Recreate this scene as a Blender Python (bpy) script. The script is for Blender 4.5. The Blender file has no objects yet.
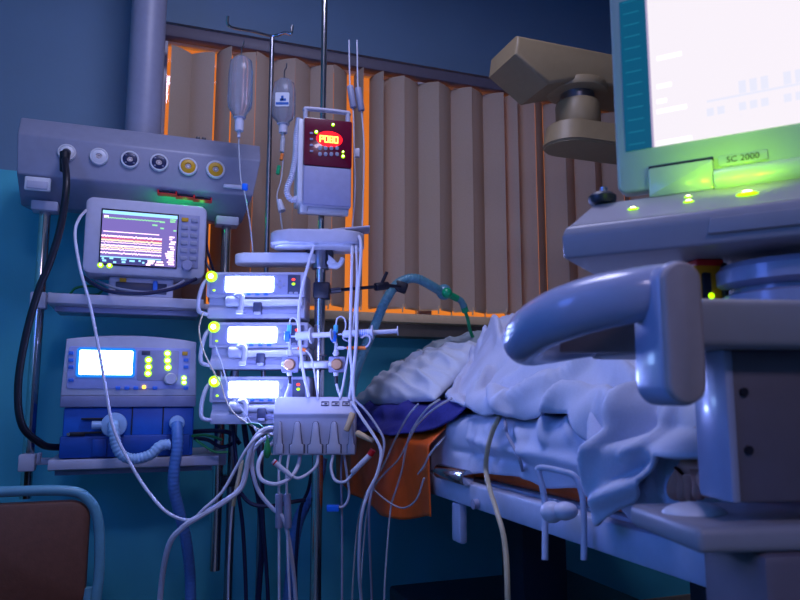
E_CEIL_FILL, E_BLUE_FILL, E_TRAY_FILL, E_GREEN, E_SOCK, E_SKY, E_DISP, E_VENT, E_BACK_FILL = 25, 9, 2.2, .36, .06, 1.0, 115, 20, 32
import bpy, bmesh, math, random
from mathutils import Vector as V, Matrix, noise
random.seed(7)
C = bpy.context.scene.collection
R = math.radians
FPX = 700.0
PIT = math.atan(95 / 700)
CAMZ = 1.0
WALL_RZ = R(20)
U = V((math.cos(WALL_RZ), math.sin(WALL_RZ), 0))          # along the back wall, to the right
N = V((math.sin(WALL_RZ), -math.cos(WALL_RZ), 0))         # out of the back wall into the room
WO = V((0, 2.9, 0))
CAM = V((0, 0, CAMZ))

def ray(px, py):
    cx = (px - 400) / FPX; cy = (300 - py) / FPX
    return V((cx, math.cos(PIT) - cy * math.sin(PIT), math.sin(PIT) + cy * math.cos(PIT)))
def P(px, py, Y):
    d = ray(px, py)
    return CAM + d * (Y / d.y)
def wall_pt(px, py, n):
    """point on the plane parallel to the back wall, n metres in front of it"""
    d = ray(px, py)
    t = ((WO - CAM).dot(N) + n) / d.dot(N)
    return CAM + d * t

class Fr:
    """a placed local frame: x right, y away from the viewer's side, z up"""
    def __init__(s, o, rz):
        s.o = V(o); s.rz = rz
        s.ux = V((math.cos(rz), math.sin(rz), 0)); s.uy = V((-math.sin(rz), math.cos(rz), 0))
    def L(s, px, py, off=0.0):
        d = ray(px, py)
        t = ((s.o - CAM).dot(s.uy) + off) / d.dot(s.uy)
        q = CAM + d * t - s.o
        return q.dot(s.ux), q.z
    def L3(s, px, py, off=0.0):
        x, z = s.L(px, py, off); return V((x, off, z))
    def to(s, w):
        q = V(w) - s.o
        return V((q.dot(s.ux), q.dot(s.uy), q.z))
    def W(s, x, y, z):
        return s.o + s.ux * x + s.uy * y + V((0, 0, z))

# ---------------------------------------------------------------- materials
def lin(c):
    return tuple((v / 12.92 if v <= .04045 else ((v + .055) / 1.055) ** 2.4) for v in c)
def mat(name, rgb, rough=.5, metal=0.0, var=.06, scale=40, bump=0.0, bscale=200, trans=0.0, emit=None, es=0.0, coat=0.0, ior=1.45):
    m = bpy.data.materials.new(name); m.use_nodes = True
    nt = m.node_tree; b = nt.nodes['Principled BSDF']
    col = lin([v / 255 for v in rgb])
    b.inputs['Roughness'].default_value = rough
    b.inputs['Metallic'].default_value = metal
    b.inputs['Transmission Weight'].default_value = trans
    b.inputs['Coat Weight'].default_value = coat
    b.inputs['IOR'].default_value = ior
    b.inputs['Base Color'].default_value = (*col, 1)
    if var > 0 or bump > 0:
        tc = nt.nodes.new('ShaderNodeTexCoord')
    if var > 0:
        n = nt.nodes.new('ShaderNodeTexNoise'); n.inputs['Scale'].default_value = scale; n.inputs['Detail'].default_value = 4
        nt.links.new(tc.outputs['Object'], n.inputs['Vector'])
        r = nt.nodes.new('ShaderNodeValToRGB')
        r.color_ramp.elements[0].position = .3; r.color_ramp.elements[1].position = .7
        r.color_ramp.elements[0].color = (*[v * (1 - var) for v in col], 1)
        r.color_ramp.elements[1].color = (*[min(1, v * (1 + var)) for v in col], 1)
        nt.links.new(n.outputs['Fac'], r.inputs['Fac']); nt.links.new(r.outputs['Color'], b.inputs['Base Color'])
    if bump > 0:
        n2 = nt.nodes.new('ShaderNodeTexNoise'); n2.inputs['Scale'].default_value = bscale; n2.inputs['Detail'].default_value = 3
        nt.links.new(tc.outputs['Object'], n2.inputs['Vector'])
        bp = nt.nodes.new('ShaderNodeBump'); bp.inputs['Strength'].default_value = bump; bp.inputs['Distance'].default_value = .004
        nt.links.new(n2.outputs['Fac'], bp.inputs['Height']); nt.links.new(bp.outputs['Normal'], b.inputs['Normal'])
    if emit:
        b.inputs['Emission Color'].default_value = (*lin([v / 255 for v in emit]), 1)
        b.inputs['Emission Strength'].default_value = es
    return m
def glow(name, rgb, s):
    m = mat(name, (22, 22, 28), .4, var=0, emit=rgb, es=s); return m

M = {}
M['wall_teal'] = mat('teal wall paint', (78, 186, 206), .55, var=.05, scale=3, bump=.08, bscale=90)
M['wall_grey'] = mat('grey blue wall paint', (106, 134, 162), .6, var=.04, scale=3, bump=.08, bscale=90)
M['ceiling'] = mat('ceiling paint', (190, 190, 186), .8, var=.03, scale=4)
M['floor'] = mat('grey vinyl floor', (90, 104, 112), .35, var=.1, scale=30)
M['white'] = mat('white enamel', (206, 206, 216), .38, var=.03)
M['lilac'] = mat('pale grey device plastic', (176, 176, 196), .42, var=.04)
M['panel'] = mat('grey front foil', (142, 144, 178), .4, var=.05)
M['panel_dark'] = mat('dark slate front foil', (60, 64, 90), .35, var=.05)
M['key'] = mat('grey key', (140, 142, 165), .45, var=.04)
M['key_yellow'] = mat('yellow key', (200, 150, 20), .45)
M['key_blue'] = mat('blue key', (50, 110, 215), .45)
M['chrome'] = mat('polished steel', (205, 200, 200), .16, 1, var=.04)
M['steel'] = mat('brushed steel', (150, 150, 160), .32, 1, var=.08)
M['black'] = mat('black rubber', (20, 20, 34), .45, var=.1)
M['dark'] = mat('dark plastic', (34, 34, 48), .4, var=.08)
M['navy'] = mat('navy plastic', (28, 36, 78), .4)
M['vent_blue'] = mat('blue ventilator housing', (10, 84, 180), .42, var=.06)
M['vent_blue2'] = mat('deep blue ventilator base', (10, 66, 152), .45, var=.06)
M['cable_white'] = mat('white cable', (196, 196, 214), .45, var=.05)
M['cable_grey'] = mat('grey cable', (140, 142, 168), .45, var=.05)
M['cable_dark'] = mat('dark blue cable', (22, 24, 62), .45, var=.08)
M['cable_green'] = mat('green cable', (30, 130, 70), .45, var=.08)
M['clear'] = mat('clear tubing', (225, 228, 240), .12, trans=.55, var=0)
M['bag'] = mat('clear bag plastic', (205, 212, 224), .16, trans=.8, var=.04, ior=1.2)
M['foil'] = mat('glow tinted ventilator foil', (152, 160, 212), .4, var=.03)  # pale foil with the display's blue glow put into its colour
M['beam'] = mat('grey beam enamel', (136, 138, 160), .42, var=.04)
M['barrel'] = mat('frosted syringe barrel', (215, 222, 248), .3, trans=.25, var=.03)
M['liquid'] = mat('cloudy clear bottle', (196, 206, 224), .16, trans=.8, var=.04, ior=1.25)
M['hose'] = mat('translucent breathing hose', (92, 148, 164), .3, trans=.25, var=.05)
M['hose_white'] = mat('pale corrugated hose', (150, 185, 225), .4, trans=.1, var=.05)
M['hose_blue'] = mat('blue hose', (84, 128, 196), .4, trans=.15, var=.05)
M['green_part'] = mat('green connector', (10, 165, 105), .3, trans=.2, var=.05)
M['blue_tap'] = mat('blue tap', (20, 110, 230), .35)
M['cyan_tap'] = mat('cyan fitting', (90, 200, 240), .3, trans=.2)
M['orange_tap'] = mat('orange fitting', (230, 120, 40), .4)
M['brass'] = mat('brown brass disc', (176, 130, 92), .4, .3, var=.12)
M['tan'] = mat('tan plastic', (206, 178, 140), .5, var=.05)
M['tan_tube'] = mat('tan tube', (186, 170, 140), .35, trans=.2, var=.05)
M['red'] = mat('red cap', (205, 24, 34), .4)
M['sheet'] = mat('white hospital cotton', (182, 188, 214), .85, var=.035, scale=300, bump=.12, bscale=700)
M['blanket'] = mat('pale blanket cotton', (188, 192, 214), .85, var=.035, scale=260, bump=.14, bscale=600)
M['pillow'] = mat('pillow cotton', (198, 204, 218), .85, var=.03, scale=260, bump=.1, bscale=600)
M['pillow_grey'] = mat('grey green cotton', (150, 160, 164), .85, var=.03, scale=260, bump=.1, bscale=600)
M['navy_cloth'] = mat('navy blue cloth', (44, 46, 128), .9, var=.12, scale=120, bump=.15, bscale=500)
M['orange_cloth'] = mat('rust orange oilcloth', (226, 92, 24), .45, var=.08, scale=25, bump=.1, bscale=60)
M['bed_metal'] = mat('pale bed enamel', (170, 178, 206), .35, var=.05)
M['bed_dark'] = mat('dark bed base', (50, 52, 66), .5, var=.05)
M['skin'] = mat('skin', (168, 112, 98), .5, var=.08, scale=60, bump=.05)
M['hair'] = mat('brown hair', (56, 40, 32), .6, var=.15, scale=200)
M['beige'] = mat('beige pendant enamel', (146, 126, 92), .45, var=.04)
M['cart'] = mat('grey cart plastic', (140, 138, 148), .4, var=.03)
M['cart_dark'] = mat('dark cart plastic', (96, 88, 100), .5, var=.05)
M['cart_hi'] = mat('glossy grey cart plastic', (150, 156, 186), .27, var=.02, coat=.3)
M['cap_grey'] = mat('taupe rubber cap', (150, 138, 142), .6, var=.03, scale=80)
M['laptop'] = mat('grey green laptop shell', (150, 168, 160), .36, var=.02, coat=.2)
M['ink'] = mat('dark ink', (34, 48, 40), .6, var=0)
M['ink_blue'] = mat('blue print', (30, 90, 170), .6, var=0)
M['label'] = mat('pale paper label', (205, 208, 216), .7, var=.03)
M['wood'] = mat('brown vinyl upholstery', (96, 60, 46), .5, var=.1, scale=60, bump=.1)
M['chair_tube'] = mat('teal grey chair tube', (86, 140, 160), .4, var=.05)
M['sill'] = mat('pale stone sill', (210, 180, 140), .5, var=.05)
M['apron'] = mat('ochre grey sill apron', (150, 134, 116), .6, var=.05)
M['red_glass'] = mat('glow tinted red display window', (96, 10, 40), .18, var=.04, coat=.5)  # red window, deepened in colour to carry the digits' glow
M['glass_smoke'] = mat('smoked bezel', (24, 24, 40), .25, var=0)
M['orange_box'] = mat('orange plastic case', (226, 150, 20), .4, var=.05)
# emitters
M['scr_white'] = glow('white lit display', (140, 160, 255), E_DISP)
M['scr_vent'] = glow('bluish white lit display', (150, 190, 255), E_VENT)
M['scr_rim'] = glow('cyan lit display rim', (20, 140, 255), 1.0)
M['scr_purple'] = glow('purple lit display', (128, 110, 192), 1.0)
M['scr_pink'] = glow('pink lit trace', (252, 212, 240), 1.9)
M['scr_cyan'] = glow('cyan lit bar', (150, 215, 255), 1.5)
M['scr_green'] = glow('green lit trace', (150, 230, 170), 1.2)
M['scr_red'] = glow('red lit trace', (225, 90, 130), 1.1)
M['scr_yellow'] = glow('yellow lit trace', (250, 225, 190), 1.4)
M['scr_dark'] = glow('blue lit background', (70, 74, 150), .8)
M['lap_white'] = glow('laptop lit page', (253, 245, 253), .97)
M['lap_white2'] = glow('laptop lit bar', (255, 255, 255), 1.25)
M['lap_text'] = glow('laptop pale text', (238, 238, 255), .97)
M['lap_teal'] = glow('laptop lit side bar', (0, 84, 118), .9)
M['lap_teal2'] = glow('laptop side bar text', (20, 110, 140), .95)
M['lap_sep'] = glow('laptop scroll bar', (190, 175, 215), .8)
M['led_y'] = glow('yellow green led and bloom', (165, 240, 0), 2.2)  # lit lens drawn oversize around the core, stands in for camera bloom
M['led_core'] = glow('led core', (250, 255, 190), 9)
M['led_g'] = glow('green led', (60, 255, 80), 3)
M['led_dimg'] = glow('dim green lens', (70, 200, 0), .8)
M['led_red'] = glow('red led', (255, 60, 40), 2.5)
M['led_or'] = glow('orange led', (255, 190, 60), 4)
M['seg_red'] = glow('red glow window', (250, 8, 14), 3.0)
M['seg_y'] = glow('seven segment digits', (255, 225, 90), 3.2)
M['led_blue'] = glow('blue led', (40, 170, 255), 3)
M['lamp'] = glow('fill lamp diffuser', (150, 170, 255), 2)

# ---------------------------------------------------------------- mesh helper
def rrect(w, h, r, seg=5, cx=0, cz=0):
    r = min(r, w / 2 - 1e-5, h / 2 - 1e-5); out = []
    for qx, qz, a0 in ((1, 1, 0), (-1, 1, 90), (-1, -1, 180), (1, -1, 270)):
        for i in range(seg + 1):
            a = R(a0 + 90 * i / seg)
            out.append((cx + qx * (w / 2 - r) + r * math.cos(a), cz + qz * (h / 2 - r) + r * math.sin(a)))
    return out
def spline(pts, n=8):
    pts = [V(p) for p in pts]
    if len(pts) < 3: return pts
    out = []
    for i in range(len(pts) - 1):
        p0 = pts[i - 1] if i else pts[0] * 2 - pts[1]
        p1, p2 = pts[i], pts[i + 1]
        p3 = pts[i + 2] if i + 2 < len(pts) else p2 * 2 - p1
        for k in range(n):
            t = k / n
            out.append(.5 * ((2 * p1) + (p2 - p0) * t + (2 * p0 - 5 * p1 + 4 * p2 - p3) * t * t + (3 * p1 - p0 - 3 * p2 + p3) * t ** 3))
    out.append(pts[-1]); return out

class MB:
    def __init__(s): s.v = []; s.f = []; s.mats = []
    def mi(s, m):
        if m not in s.mats: s.mats.append(m)
        return s.mats.index(m)
    def raw(s, vs, fs, m):
        b = len(s.v); i = s.mi(m); s.v += [V(p) for p in vs]
        s.f += [([b + k for k in f], i) for f in fs]; return s
    def bm(s, bm, m):
        bm.verts.index_update()
        s.raw([v.co.copy() for v in bm.verts], [[v.index for v in f.verts] for f in bm.faces], m); bm.free(); return s
    def box(s, c, size, m, bev=0.0, seg=2, rot=None):
        b = bmesh.new(); bmesh.ops.create_cube(b, size=1)
        for v in b.verts: v.co = V((v.co.x * size[0], v.co.y * size[1], v.co.z * size[2]))
        if bev > 0: bmesh.ops.bevel(b, geom=b.edges[:], offset=min(bev, min(size) * .49), segments=seg, affect='EDGES', profile=.5)
        for v in b.verts:
            if rot is not None: v.co = rot @ v.co
            v.co += V(c)
        return s.bm(b, m)
    def prism(s, poly, y0, y1, m, bev=0.0, seg=2):
        """polygon in x,z pushed along y from y0 (front) to y1"""
        b = bmesh.new(); n = len(poly)
        a = [b.verts.new((x, y0, z)) for x, z in poly]; c = [b.verts.new((x, y1, z)) for x, z in poly]
        f1 = b.faces.new(a); b.faces.new(c[::-1])
        for i in range(n): b.faces.new((a[i], c[i], c[(i + 1) % n], a[(i + 1) % n]))
        bmesh.ops.recalc_face_normals(b, faces=b.faces[:])
        if bev > 0: bmesh.ops.bevel(b, geom=list(f1.edges), offset=bev, segments=seg, affect='EDGES', profile=.5)
        return s.bm(b, m)
    def sweep_x(s, prof, xs, m, bev=0.0, seg=2):
        """closed profile of (y,z) pushed along x; xs = (x0, x1) or function z -> (x0,x1)"""
        b = bmesh.new(); n = len(prof)
        fx = xs if callable(xs) else (lambda y, z: xs)
        a = [b.verts.new((fx(y, z)[0], y, z)) for y, z in prof]; c = [b.verts.new((fx(y, z)[1], y, z)) for y, z in prof]
        b.faces.new(a); b.faces.new(c[::-1])
        for i in range(n): b.faces.new((a[i], c[i], c[(i + 1) % n], a[(i + 1) % n]))
        bmesh.ops.recalc_face_normals(b, faces=b.faces[:])
        if bev > 0: bmesh.ops.bevel(b, geom=b.edges[:], offset=bev, segments=seg, affect='EDGES', profile=.5)
        return s.bm(b, m)
    def lathe(s, prof, o, axis, m, seg=20, caps=True):
        """prof of (radius, height) turned about axis through o"""
        o = V(o); ax = V(axis).normalized()
        e = ax.orthogonal().normalized(); g = ax.cross(e)
        vs = []; fs = []
        for r, h in prof:
            for k in range(seg):
                a = 2 * math.pi * k / seg
                vs.append(o + ax * h + (e * math.cos(a) + g * math.sin(a)) * max(r, 1e-5))
        for i in range(len(prof) - 1):
            for k in range(seg):
                k2 = (k + 1) % seg
                fs.append([i * seg + k, i * seg + k2, (i + 1) * seg + k2, (i + 1) * seg + k])
        if caps:
            fs.append(list(range(seg))[::-1]); fs.append([(len(prof) - 1) * seg + k for k in range(seg)])
        return s.raw(vs, fs, m)
    def cyl(s, p0, p1, r, m, r2=None, seg=18, bev=0.0):
        p0 = V(p0); p1 = V(p1); h = (p1 - p0).length; r2 = r if r2 is None else r2
        if bev > 0: prof = [(r - bev, 0), (r - bev * .3, bev * .3), (r, bev), (r2, h - bev), (r2 - bev * .3, h - bev * .3), (r2 - bev, h)]
        else: prof = [(r, 0), (r2, h)]
        return s.lathe(prof, p0, p1 - p0, m, seg)
    def tube(s, pts, r, m, seg=8, n=8, smooth=True, flat=None):
        pts = spline(pts, n) if smooth else [V(p) for p in pts]
        k = len(pts); rs = r if callable(r) else (lambda t: r)
        vs = []; fs = []
        t0 = (pts[1] - pts[0]).normalized(); e = t0.orthogonal().normalized()
        for i, p in enumerate(pts):
            t = (pts[min(i + 1, k - 1)] - pts[max(i - 1, 0)])
            t = t.normalized() if t.length > 1e-9 else t0
            e = (e - t * e.dot(t)); e = e.normalized() if e.length > 1e-6 else t.orthogonal().normalized()
            g = t.cross(e); rr = rs(i / (k - 1))
            for j in range(seg):
                a = 2 * math.pi * j / seg; vs.append(p + (e * math.cos(a) + g * math.sin(a)) * rr)
        for i in range(k - 1):
            for j in range(seg):
                j2 = (j + 1) % seg; fs.append([i * seg + j, i * seg + j2, (i + 1) * seg + j2, (i + 1) * seg + j])
        fs.append(list(range(seg))[::-1]); fs.append([(k - 1) * seg + j for j in range(seg)])
        return s.raw(vs, fs, m)
    def hose(s, pts, r, m, pitch=.007, seg=12, amp=.12):
        L = spline(pts, 40); tot = sum((L[i + 1] - L[i]).length for i in range(len(L) - 1)); cnt = tot / pitch
        nn = int(cnt * 4); acc = [0]
        for i in range(len(L) - 1): acc.append(acc[-1] + (L[i + 1] - L[i]).length)
        out = []; j = 0
        for q in range(nn + 1):
            d = tot * q / nn
            while j < len(acc) - 2 and acc[j + 1] < d: j += 1
            out.append(L[j].lerp(L[j + 1], (d - acc[j]) / max(1e-9, acc[j + 1] - acc[j])))
        return s.tube(out, lambda t: r * (1 + amp * math.cos(2 * math.pi * cnt * t)), m, seg, smooth=False)
    def ball(s, c, r, m, sc=(1, 1, 1), seg=14):
        b = bmesh.new(); bmesh.ops.create_uvsphere(b, u_segments=seg, v_segments=max(6, seg * 2 // 3), radius=r)
        for v in b.verts: v.co = V((v.co.x * sc[0], v.co.y * sc[1], v.co.z * sc[2])) + V(c)
        return s.bm(b, m)
    def face(s, pts, m): return s.raw(pts, [list(range(len(pts)))], m)
    def build(s, name, parent=None, ang=38, recenter=True, recalc=True):
        me = bpy.data.meshes.new(name)
        loc = V((0, 0, 0))
        if parent is None and recenter and s.v:
            xs = [p.x for p in s.v]; ys = [p.y for p in s.v]; zs = [p.z for p in s.v]
            loc = V(((min(xs) + max(xs)) / 2, (min(ys) + max(ys)) / 2, min(zs)))
        me.from_pydata([p - loc for p in s.v], [], [f for f, _ in s.f])
        for m in s.mats: me.materials.append(m)
        for p, (_, i) in zip(me.polygons, s.f): p.material_index = i; p.use_smooth = True
        b = bmesh.new(); b.from_mesh(me)
        if recalc: bmesh.ops.recalc_face_normals(b, faces=b.faces[:])
        for e in b.edges:
            e.smooth = not (len(e.link_faces) == 2 and e.calc_face_angle(0) > R(ang))
        b.to_mesh(me); b.free()
        o = bpy.data.objects.new(name, me); C.objects.link(o); o.location = loc
        if parent is not None: o.parent = parent
        return o

def tag(o, label, cat, group=None, kind=None):
    o['label'] = label; o['category'] = cat
    if group: o['group'] = group
    if kind: o['kind'] = kind
    return o
def thing(name, label, cat, fr, group=None):
    o = bpy.data.objects.new(name, None); C.objects.link(o)
    o.location = fr.o; o.rotation_euler = (0, 0, fr.rz); o.empty_display_size = .05
    return tag(o, label, cat, group)
def struct(name, mb, **k):
    o = mb.build(name, **k); o['kind'] = 'structure'; return o
def copy_tree(o, parent=None):
    c = o.copy(); C.objects.link(c)
    if parent is not None: c.parent = parent
    for ch in [q for q in bpy.data.objects if q.parent == o]:
        copy_tree(ch, c)
    return c
def text_mesh(txt, size, name, parent, m, mtx, depth=.0006, align='CENTER'):
    cu = bpy.data.curves.new(name, 'FONT'); cu.body = txt; cu.size = size; cu.extrude = depth; cu.align_x = align; cu.align_y = 'CENTER'
    t = bpy.data.objects.new(name, cu); C.objects.link(t)
    dg = bpy.context.evaluated_depsgraph_get(); me = bpy.data.meshes.new_from_object(t.evaluated_get(dg))
    bpy.data.objects.remove(t)
    me.materials.clear(); me.materials.append(m); me.transform(mtx)
    o = bpy.data.objects.new(name, me); C.objects.link(o); o.parent = parent
    return o
UPRIGHT = Matrix.Rotation(R(90), 4, 'X')
def cable(name, label, cat, pts, r, m, group=None, seg=8, extra=None):
    """pts of (px, py, depth) or Vectors; one cable, one thing"""
    w = [p if isinstance(p, V) else P(*p) for p in pts]
    e = w[-1]
    if e.z < CAMZ - .35 and e.z > .1:                     # long leads run on down to the floor
        w += [V((e.x, e.y + .01, e.z * .5)), V((e.x + .01, e.y + .02, .05)), V((e.x + .05, e.y + .06, r + .002)), V((e.x + .14, e.y + .10, r + .002))]
    mb = MB(); mb.tube(w, r, m, seg=seg)
    o = mb.build(name); tag(o, label, cat, group)
    if extra: extra(o, w)
    return o
# ================================================================ the room
WF = Fr(WO, WALL_RZ)
def wp(px, py, y=0.0): return WF.L(px, py, y)
XL, XR, YF, ZC = -2.1, 3.2, -5.4, 3.0
wx0 = wp(151, 120)[0]; wx1 = 2.75
wz0 = CAMZ * 0 + WF.o.z + wp(400, 318)[1]
wz1 = WF.o.z + wp(450, 70)[1]
zsplit = WF.o.z + wp(60, 175)[1]
def wbox(mb, x0, x1, y0, y1, z0, z1, m, bev=0):
    mb.box(((x0 + x1) / 2, (y0 + y1) / 2, (z0 + z1) / 2), (x1 - x0, y1 - y0, z1 - z0), m, bev)
def place(o):
    o.location = WF.o; o.rotation_euler = (0, 0, WALL_RZ); return o
mb = MB()
wbox(mb, XL - .1, XR + .1, 0, .12, 0, wz0, M['wall_teal'])
wbox(mb, XL - .1, wx0, 0, .12, wz0, zsplit, M['wall_teal'])
wbox(mb, XL - .1, wx0, 0, .12, zsplit, ZC, M['wall_grey'])
wbox(mb, wx1, XR + .1, 0, .12, wz0, ZC, M['wall_grey'])
wbox(mb, wx0, wx1, 0, .12, wz1, ZC, M['wall_grey'])
place(struct('wall_back', mb, recenter=False))
for nm, b in (('floor', (XL, XR, YF, 0, -.1, 0, M['floor'])), ('ceiling', (XL, XR, YF, 0, ZC, ZC + .1, M['ceiling'])),
              ('wall_left', (XL - .1, XL, YF, 0, 0, ZC, M['wall_teal'])), ('wall_right', (XR, XR + .1, YF, 0, 0, ZC, M['wall_grey'])),
              ('wall_front', (XL, XR, YF - .1, YF, 0, ZC, M['wall_grey']))):
    mb = MB(); wbox(mb, *b); place(struct(nm, mb, recenter=False))
mb = MB(); wbox(mb, XL, XR, -.012, 0, 0, .09, M['apron']); place(struct('baseboard_back', mb, recenter=False))
# window frame, pane, sill
mb = MB()
for a in ((wx0, wx0 + .05, wz0, wz1), (wx1 - .05, wx1, wz0, wz1), (wx0, wx1, wz0 - .006, wz0 + .008), (wx0, wx1, wz1 - .05, wz1), (wx0 + 1.12, wx0 + 1.18, wz0, wz1), (wx0 + 2.0, wx0 + 2.05, wz0, wz1)):
    wbox(mb, a[0], a[1], .06, .11, a[2], a[3], M['white'], .004)
wf = place(struct('window_1', mb, recenter=False))
gm = bpy.data.materials.new('window glass'); gm.use_nodes = True
nt = gm.node_tree; nt.nodes.clear()
o_ = nt.nodes.new('ShaderNodeOutputMaterial'); mx = nt.nodes.new('ShaderNodeMixShader'); tr = nt.nodes.new('ShaderNodeBsdfTransparent'); gl = nt.nodes.new('ShaderNodeBsdfGlossy')
gl.inputs['Roughness'].default_value = .05; fr_ = nt.nodes.new('ShaderNodeFresnel')
nt.links.new(fr_.outputs[0], mx.inputs[0]); nt.links.new(tr.outputs[0], mx.inputs[1]); nt.links.new(gl.outputs[0], mx.inputs[2]); nt.links.new(mx.outputs[0], o_.inputs[0])
mb = MB(); wbox(mb, wx0 + .05, wx1 - .05, .082, .088, wz0 + .008, wz1 - .05, gm); pane = mb.build('window_pane', wf, recenter=False)
mb = MB()
sxl = wp(214, 325)[0]
wbox(mb, sxl, wx1 + .05, -.16, .06, wz0 - .035, wz0, M['sill'], .005)
wbox(mb, sxl, wx1 + .05, -.10, 0, wz0 - .085, wz0 - .035, M['apron'], .003)
place(struct('trim_1', mb, recenter=False))

# vertical louvre blind
def slat_mat(name, rgb, tl):
    m = bpy.data.materials.new(name); m.use_nodes = True; nt = m.node_tree; nt.nodes.clear()
    o = nt.nodes.new('ShaderNodeOutputMaterial'); mx = nt.nodes.new('ShaderNodeMixShader')
    d = nt.nodes.new('ShaderNodeBsdfDiffuse'); t = nt.nodes.new('ShaderNodeBsdfTranslucent')
    tc = nt.nodes.new('ShaderNodeTexCoord'); n = nt.nodes.new('ShaderNodeTexNoise'); n.inputs['Scale'].default_value = 180
    r = nt.nodes.new('ShaderNodeValToRGB'); c = lin([v / 255 for v in rgb])
    r.color_ramp.elements[0].color = (*[v * .92 for v in c], 1); r.color_ramp.elements[1].color = (*[v * 1.06 for v in c], 1)
    nt.links.new(tc.outputs['Object'], n.inputs['Vector']); nt.links.new(n.outputs['Fac'], r.inputs['Fac'])
    nt.links.new(r.outputs['Color'], d.inputs['Color']); nt.links.new(r.outputs['Color'], t.inputs['Color'])
    mx.inputs[0].default_value = tl
    nt.links.new(d.outputs[0], mx.inputs[1]); nt.links.new(t.outputs[0], mx.inputs[2]); nt.links.new(mx.outputs[0], o.inputs[0])
    return m
M['slat'] = slat_mat('beige blind fabric', (184, 168, 150), .12)
BY = -.07
bz1 = WF.o.z + wp(480, 89, BY)[1]
blind = thing('vertical_blind', 'beige fabric vertical louvre blind drawn across the window above the stone sill', 'blind', Fr(WF.W(0, BY, wz0), WALL_RZ))
bx0 = wp(166, 110, BY)[0]
mb = MB(); mb.box(((bx0 + wx1) / 2, 0, bz1 - wz0 + .02), (wx1 - bx0 + .1, .05, .045), M['cart_dark'], .004); mb.build('head_rail', blind)
W_ = .098; SP = .078
n = int((wx1 - bx0) / SP) + 1
angs = [24, 16, 32, 14, 38, 22, 30, 12, 36, 20, 26, 40, 15, 30, 22, 34, 18, 28, 36, 14, 30, 22, 18, 34, 26, 20, 30, 24, 18]
op1 = wp(352, 150, BY)[0]; op2 = wp(504, 150, BY)[0]; op3 = wp(213, 130, BY)[0]
hts = []
for i in range(n):
    cx = bx0 + W_ / 2 + i * SP; a = (angs[i % len(angs)] * .5 + 24) * (1 if i % 2 else -1)
    for op, aa in ((op1, 82), (op1 + SP, 70), (op2, 66), (op3, 60)):
        if abs(cx - op) < SP / 2: a = aa
    hw = W_ / 2; mb = MB(); hgt = bz1 - wz0 - .04
    vs = []; fs = []; K = 6
    for k in range(K + 1):
        q = -hw + 2 * hw * k / K; bow = .006 * (1 - (q / hw) ** 2)
        vs += [V((q, -bow, .006)), V((q, -bow, hgt))]
    for k in range(K): fs.append([2 * k, 2 * k + 2, 2 * k + 3, 2 * k + 1])
    mb.raw(vs, fs, M['slat'])
    s = mb.build('slat', blind, recalc=False); lift = .028 if cx > wp(212, 290, BY)[0] else .002; s.location = (cx, 0, lift); s.rotation_euler = (0, 0, R(-a))
    mb = MB(); mb.box((0, 0, .009), (W_ * .9, .004, .02), M['sill'], .001); mb.cyl((W_ * .4, 0, -.001), (W_ * .4, 0, -.016), .003, M['sill'], seg=8)
    w = mb.build('bottom_weight', s); w.parent = s

# ================================================================ the supply beam
bf = Fr(wall_pt(140, 172, .40), WALL_RZ)
beam = thing('medical_supply_beam', 'grey wall supply beam with six round gas outlets hung above the monitor', 'supply unit', bf)
def zc(px, py): return bf.L(px, py)[1]
zt = zc(140, 126); zm = zc(140, 147); zb = zc(140, 185); zl = zc(140, 207)
xl = bf.L(15, 150)[0]; xr = bf.L(262, 165)[0]
prof = [(.0, zb), (.0, zm), (.05, zt), (.24, zt), (.24, zl + .02), (.09, zl - .005)]
def bxs(y, z):
    f = (z - zl) / (zt - zl)
    return (xl + .012 * (1 - f), xr - .05 * (1 - f) ** 2 - .0)
mb = MB(); mb.sweep_x(prof, bxs, M['beam'], .006); mb.build('housing', beam)
mb = MB(); x_, z_ = bf.L(143, 131, .14); mb.cyl((x_, .14, zt - .002), (x_, .14, ZC - bf.o.z), bf.L(162, 110, .14)[0] - x_, M['beam'], seg=32); mb.build('ceiling_column', beam)
outs = [(67, 153, 'white'), (99, 157, 'white'), (130, 160, 'navy'), (159, 163, 'navy'), (188, 167, 'key_yellow'), (215.5, 170, 'key_yellow')]
outlet_pos = []
for i, (px, py, m) in enumerate(outs):
    x, z = bf.L(px, py); r = bf.L(px + 9.5, py)[0] - x; outlet_pos.append((x, z))
    mb = MB(); mb.lathe([(r, .002), (r, -.007), (r * .92, -.010), (r * .8, -.010), (r * .78, -.006)], (x, 0, z), (0, 1, 0), M['white'], 28)
    o = mb.build('gas_outlet', beam)
    mb = MB(); mb.lathe([(r * .77, -.001), (r * .77, -.009), (r * .5, -.012), (r * .34, -.012), (r * .3, -.004)], (x, 0, z), (0, 1, 0), M[m], 24)
    mb.lathe([(r * .3, -.0035), (r * .3, -.0045), (.0001, -.0045)], (x, 0, z), (0, 1, 0), M['black'], 16)
    if i: mb.lathe([(r * .26, -.0045), (r * .26, -.009), (r * .12, -.009), (r * .12, -.0045)], (x, 0, z), (0, 1, 0), M['steel'], 14)
    if m == 'navy':
        for k in range(4):
            a = R(45 + 90 * k); mb.box((x + r * .6 * math.cos(a), -.011, z + r * .6 * math.sin(a)), (.006, .003, .003), M['key'])
    mb.build('socket', o)
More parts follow.
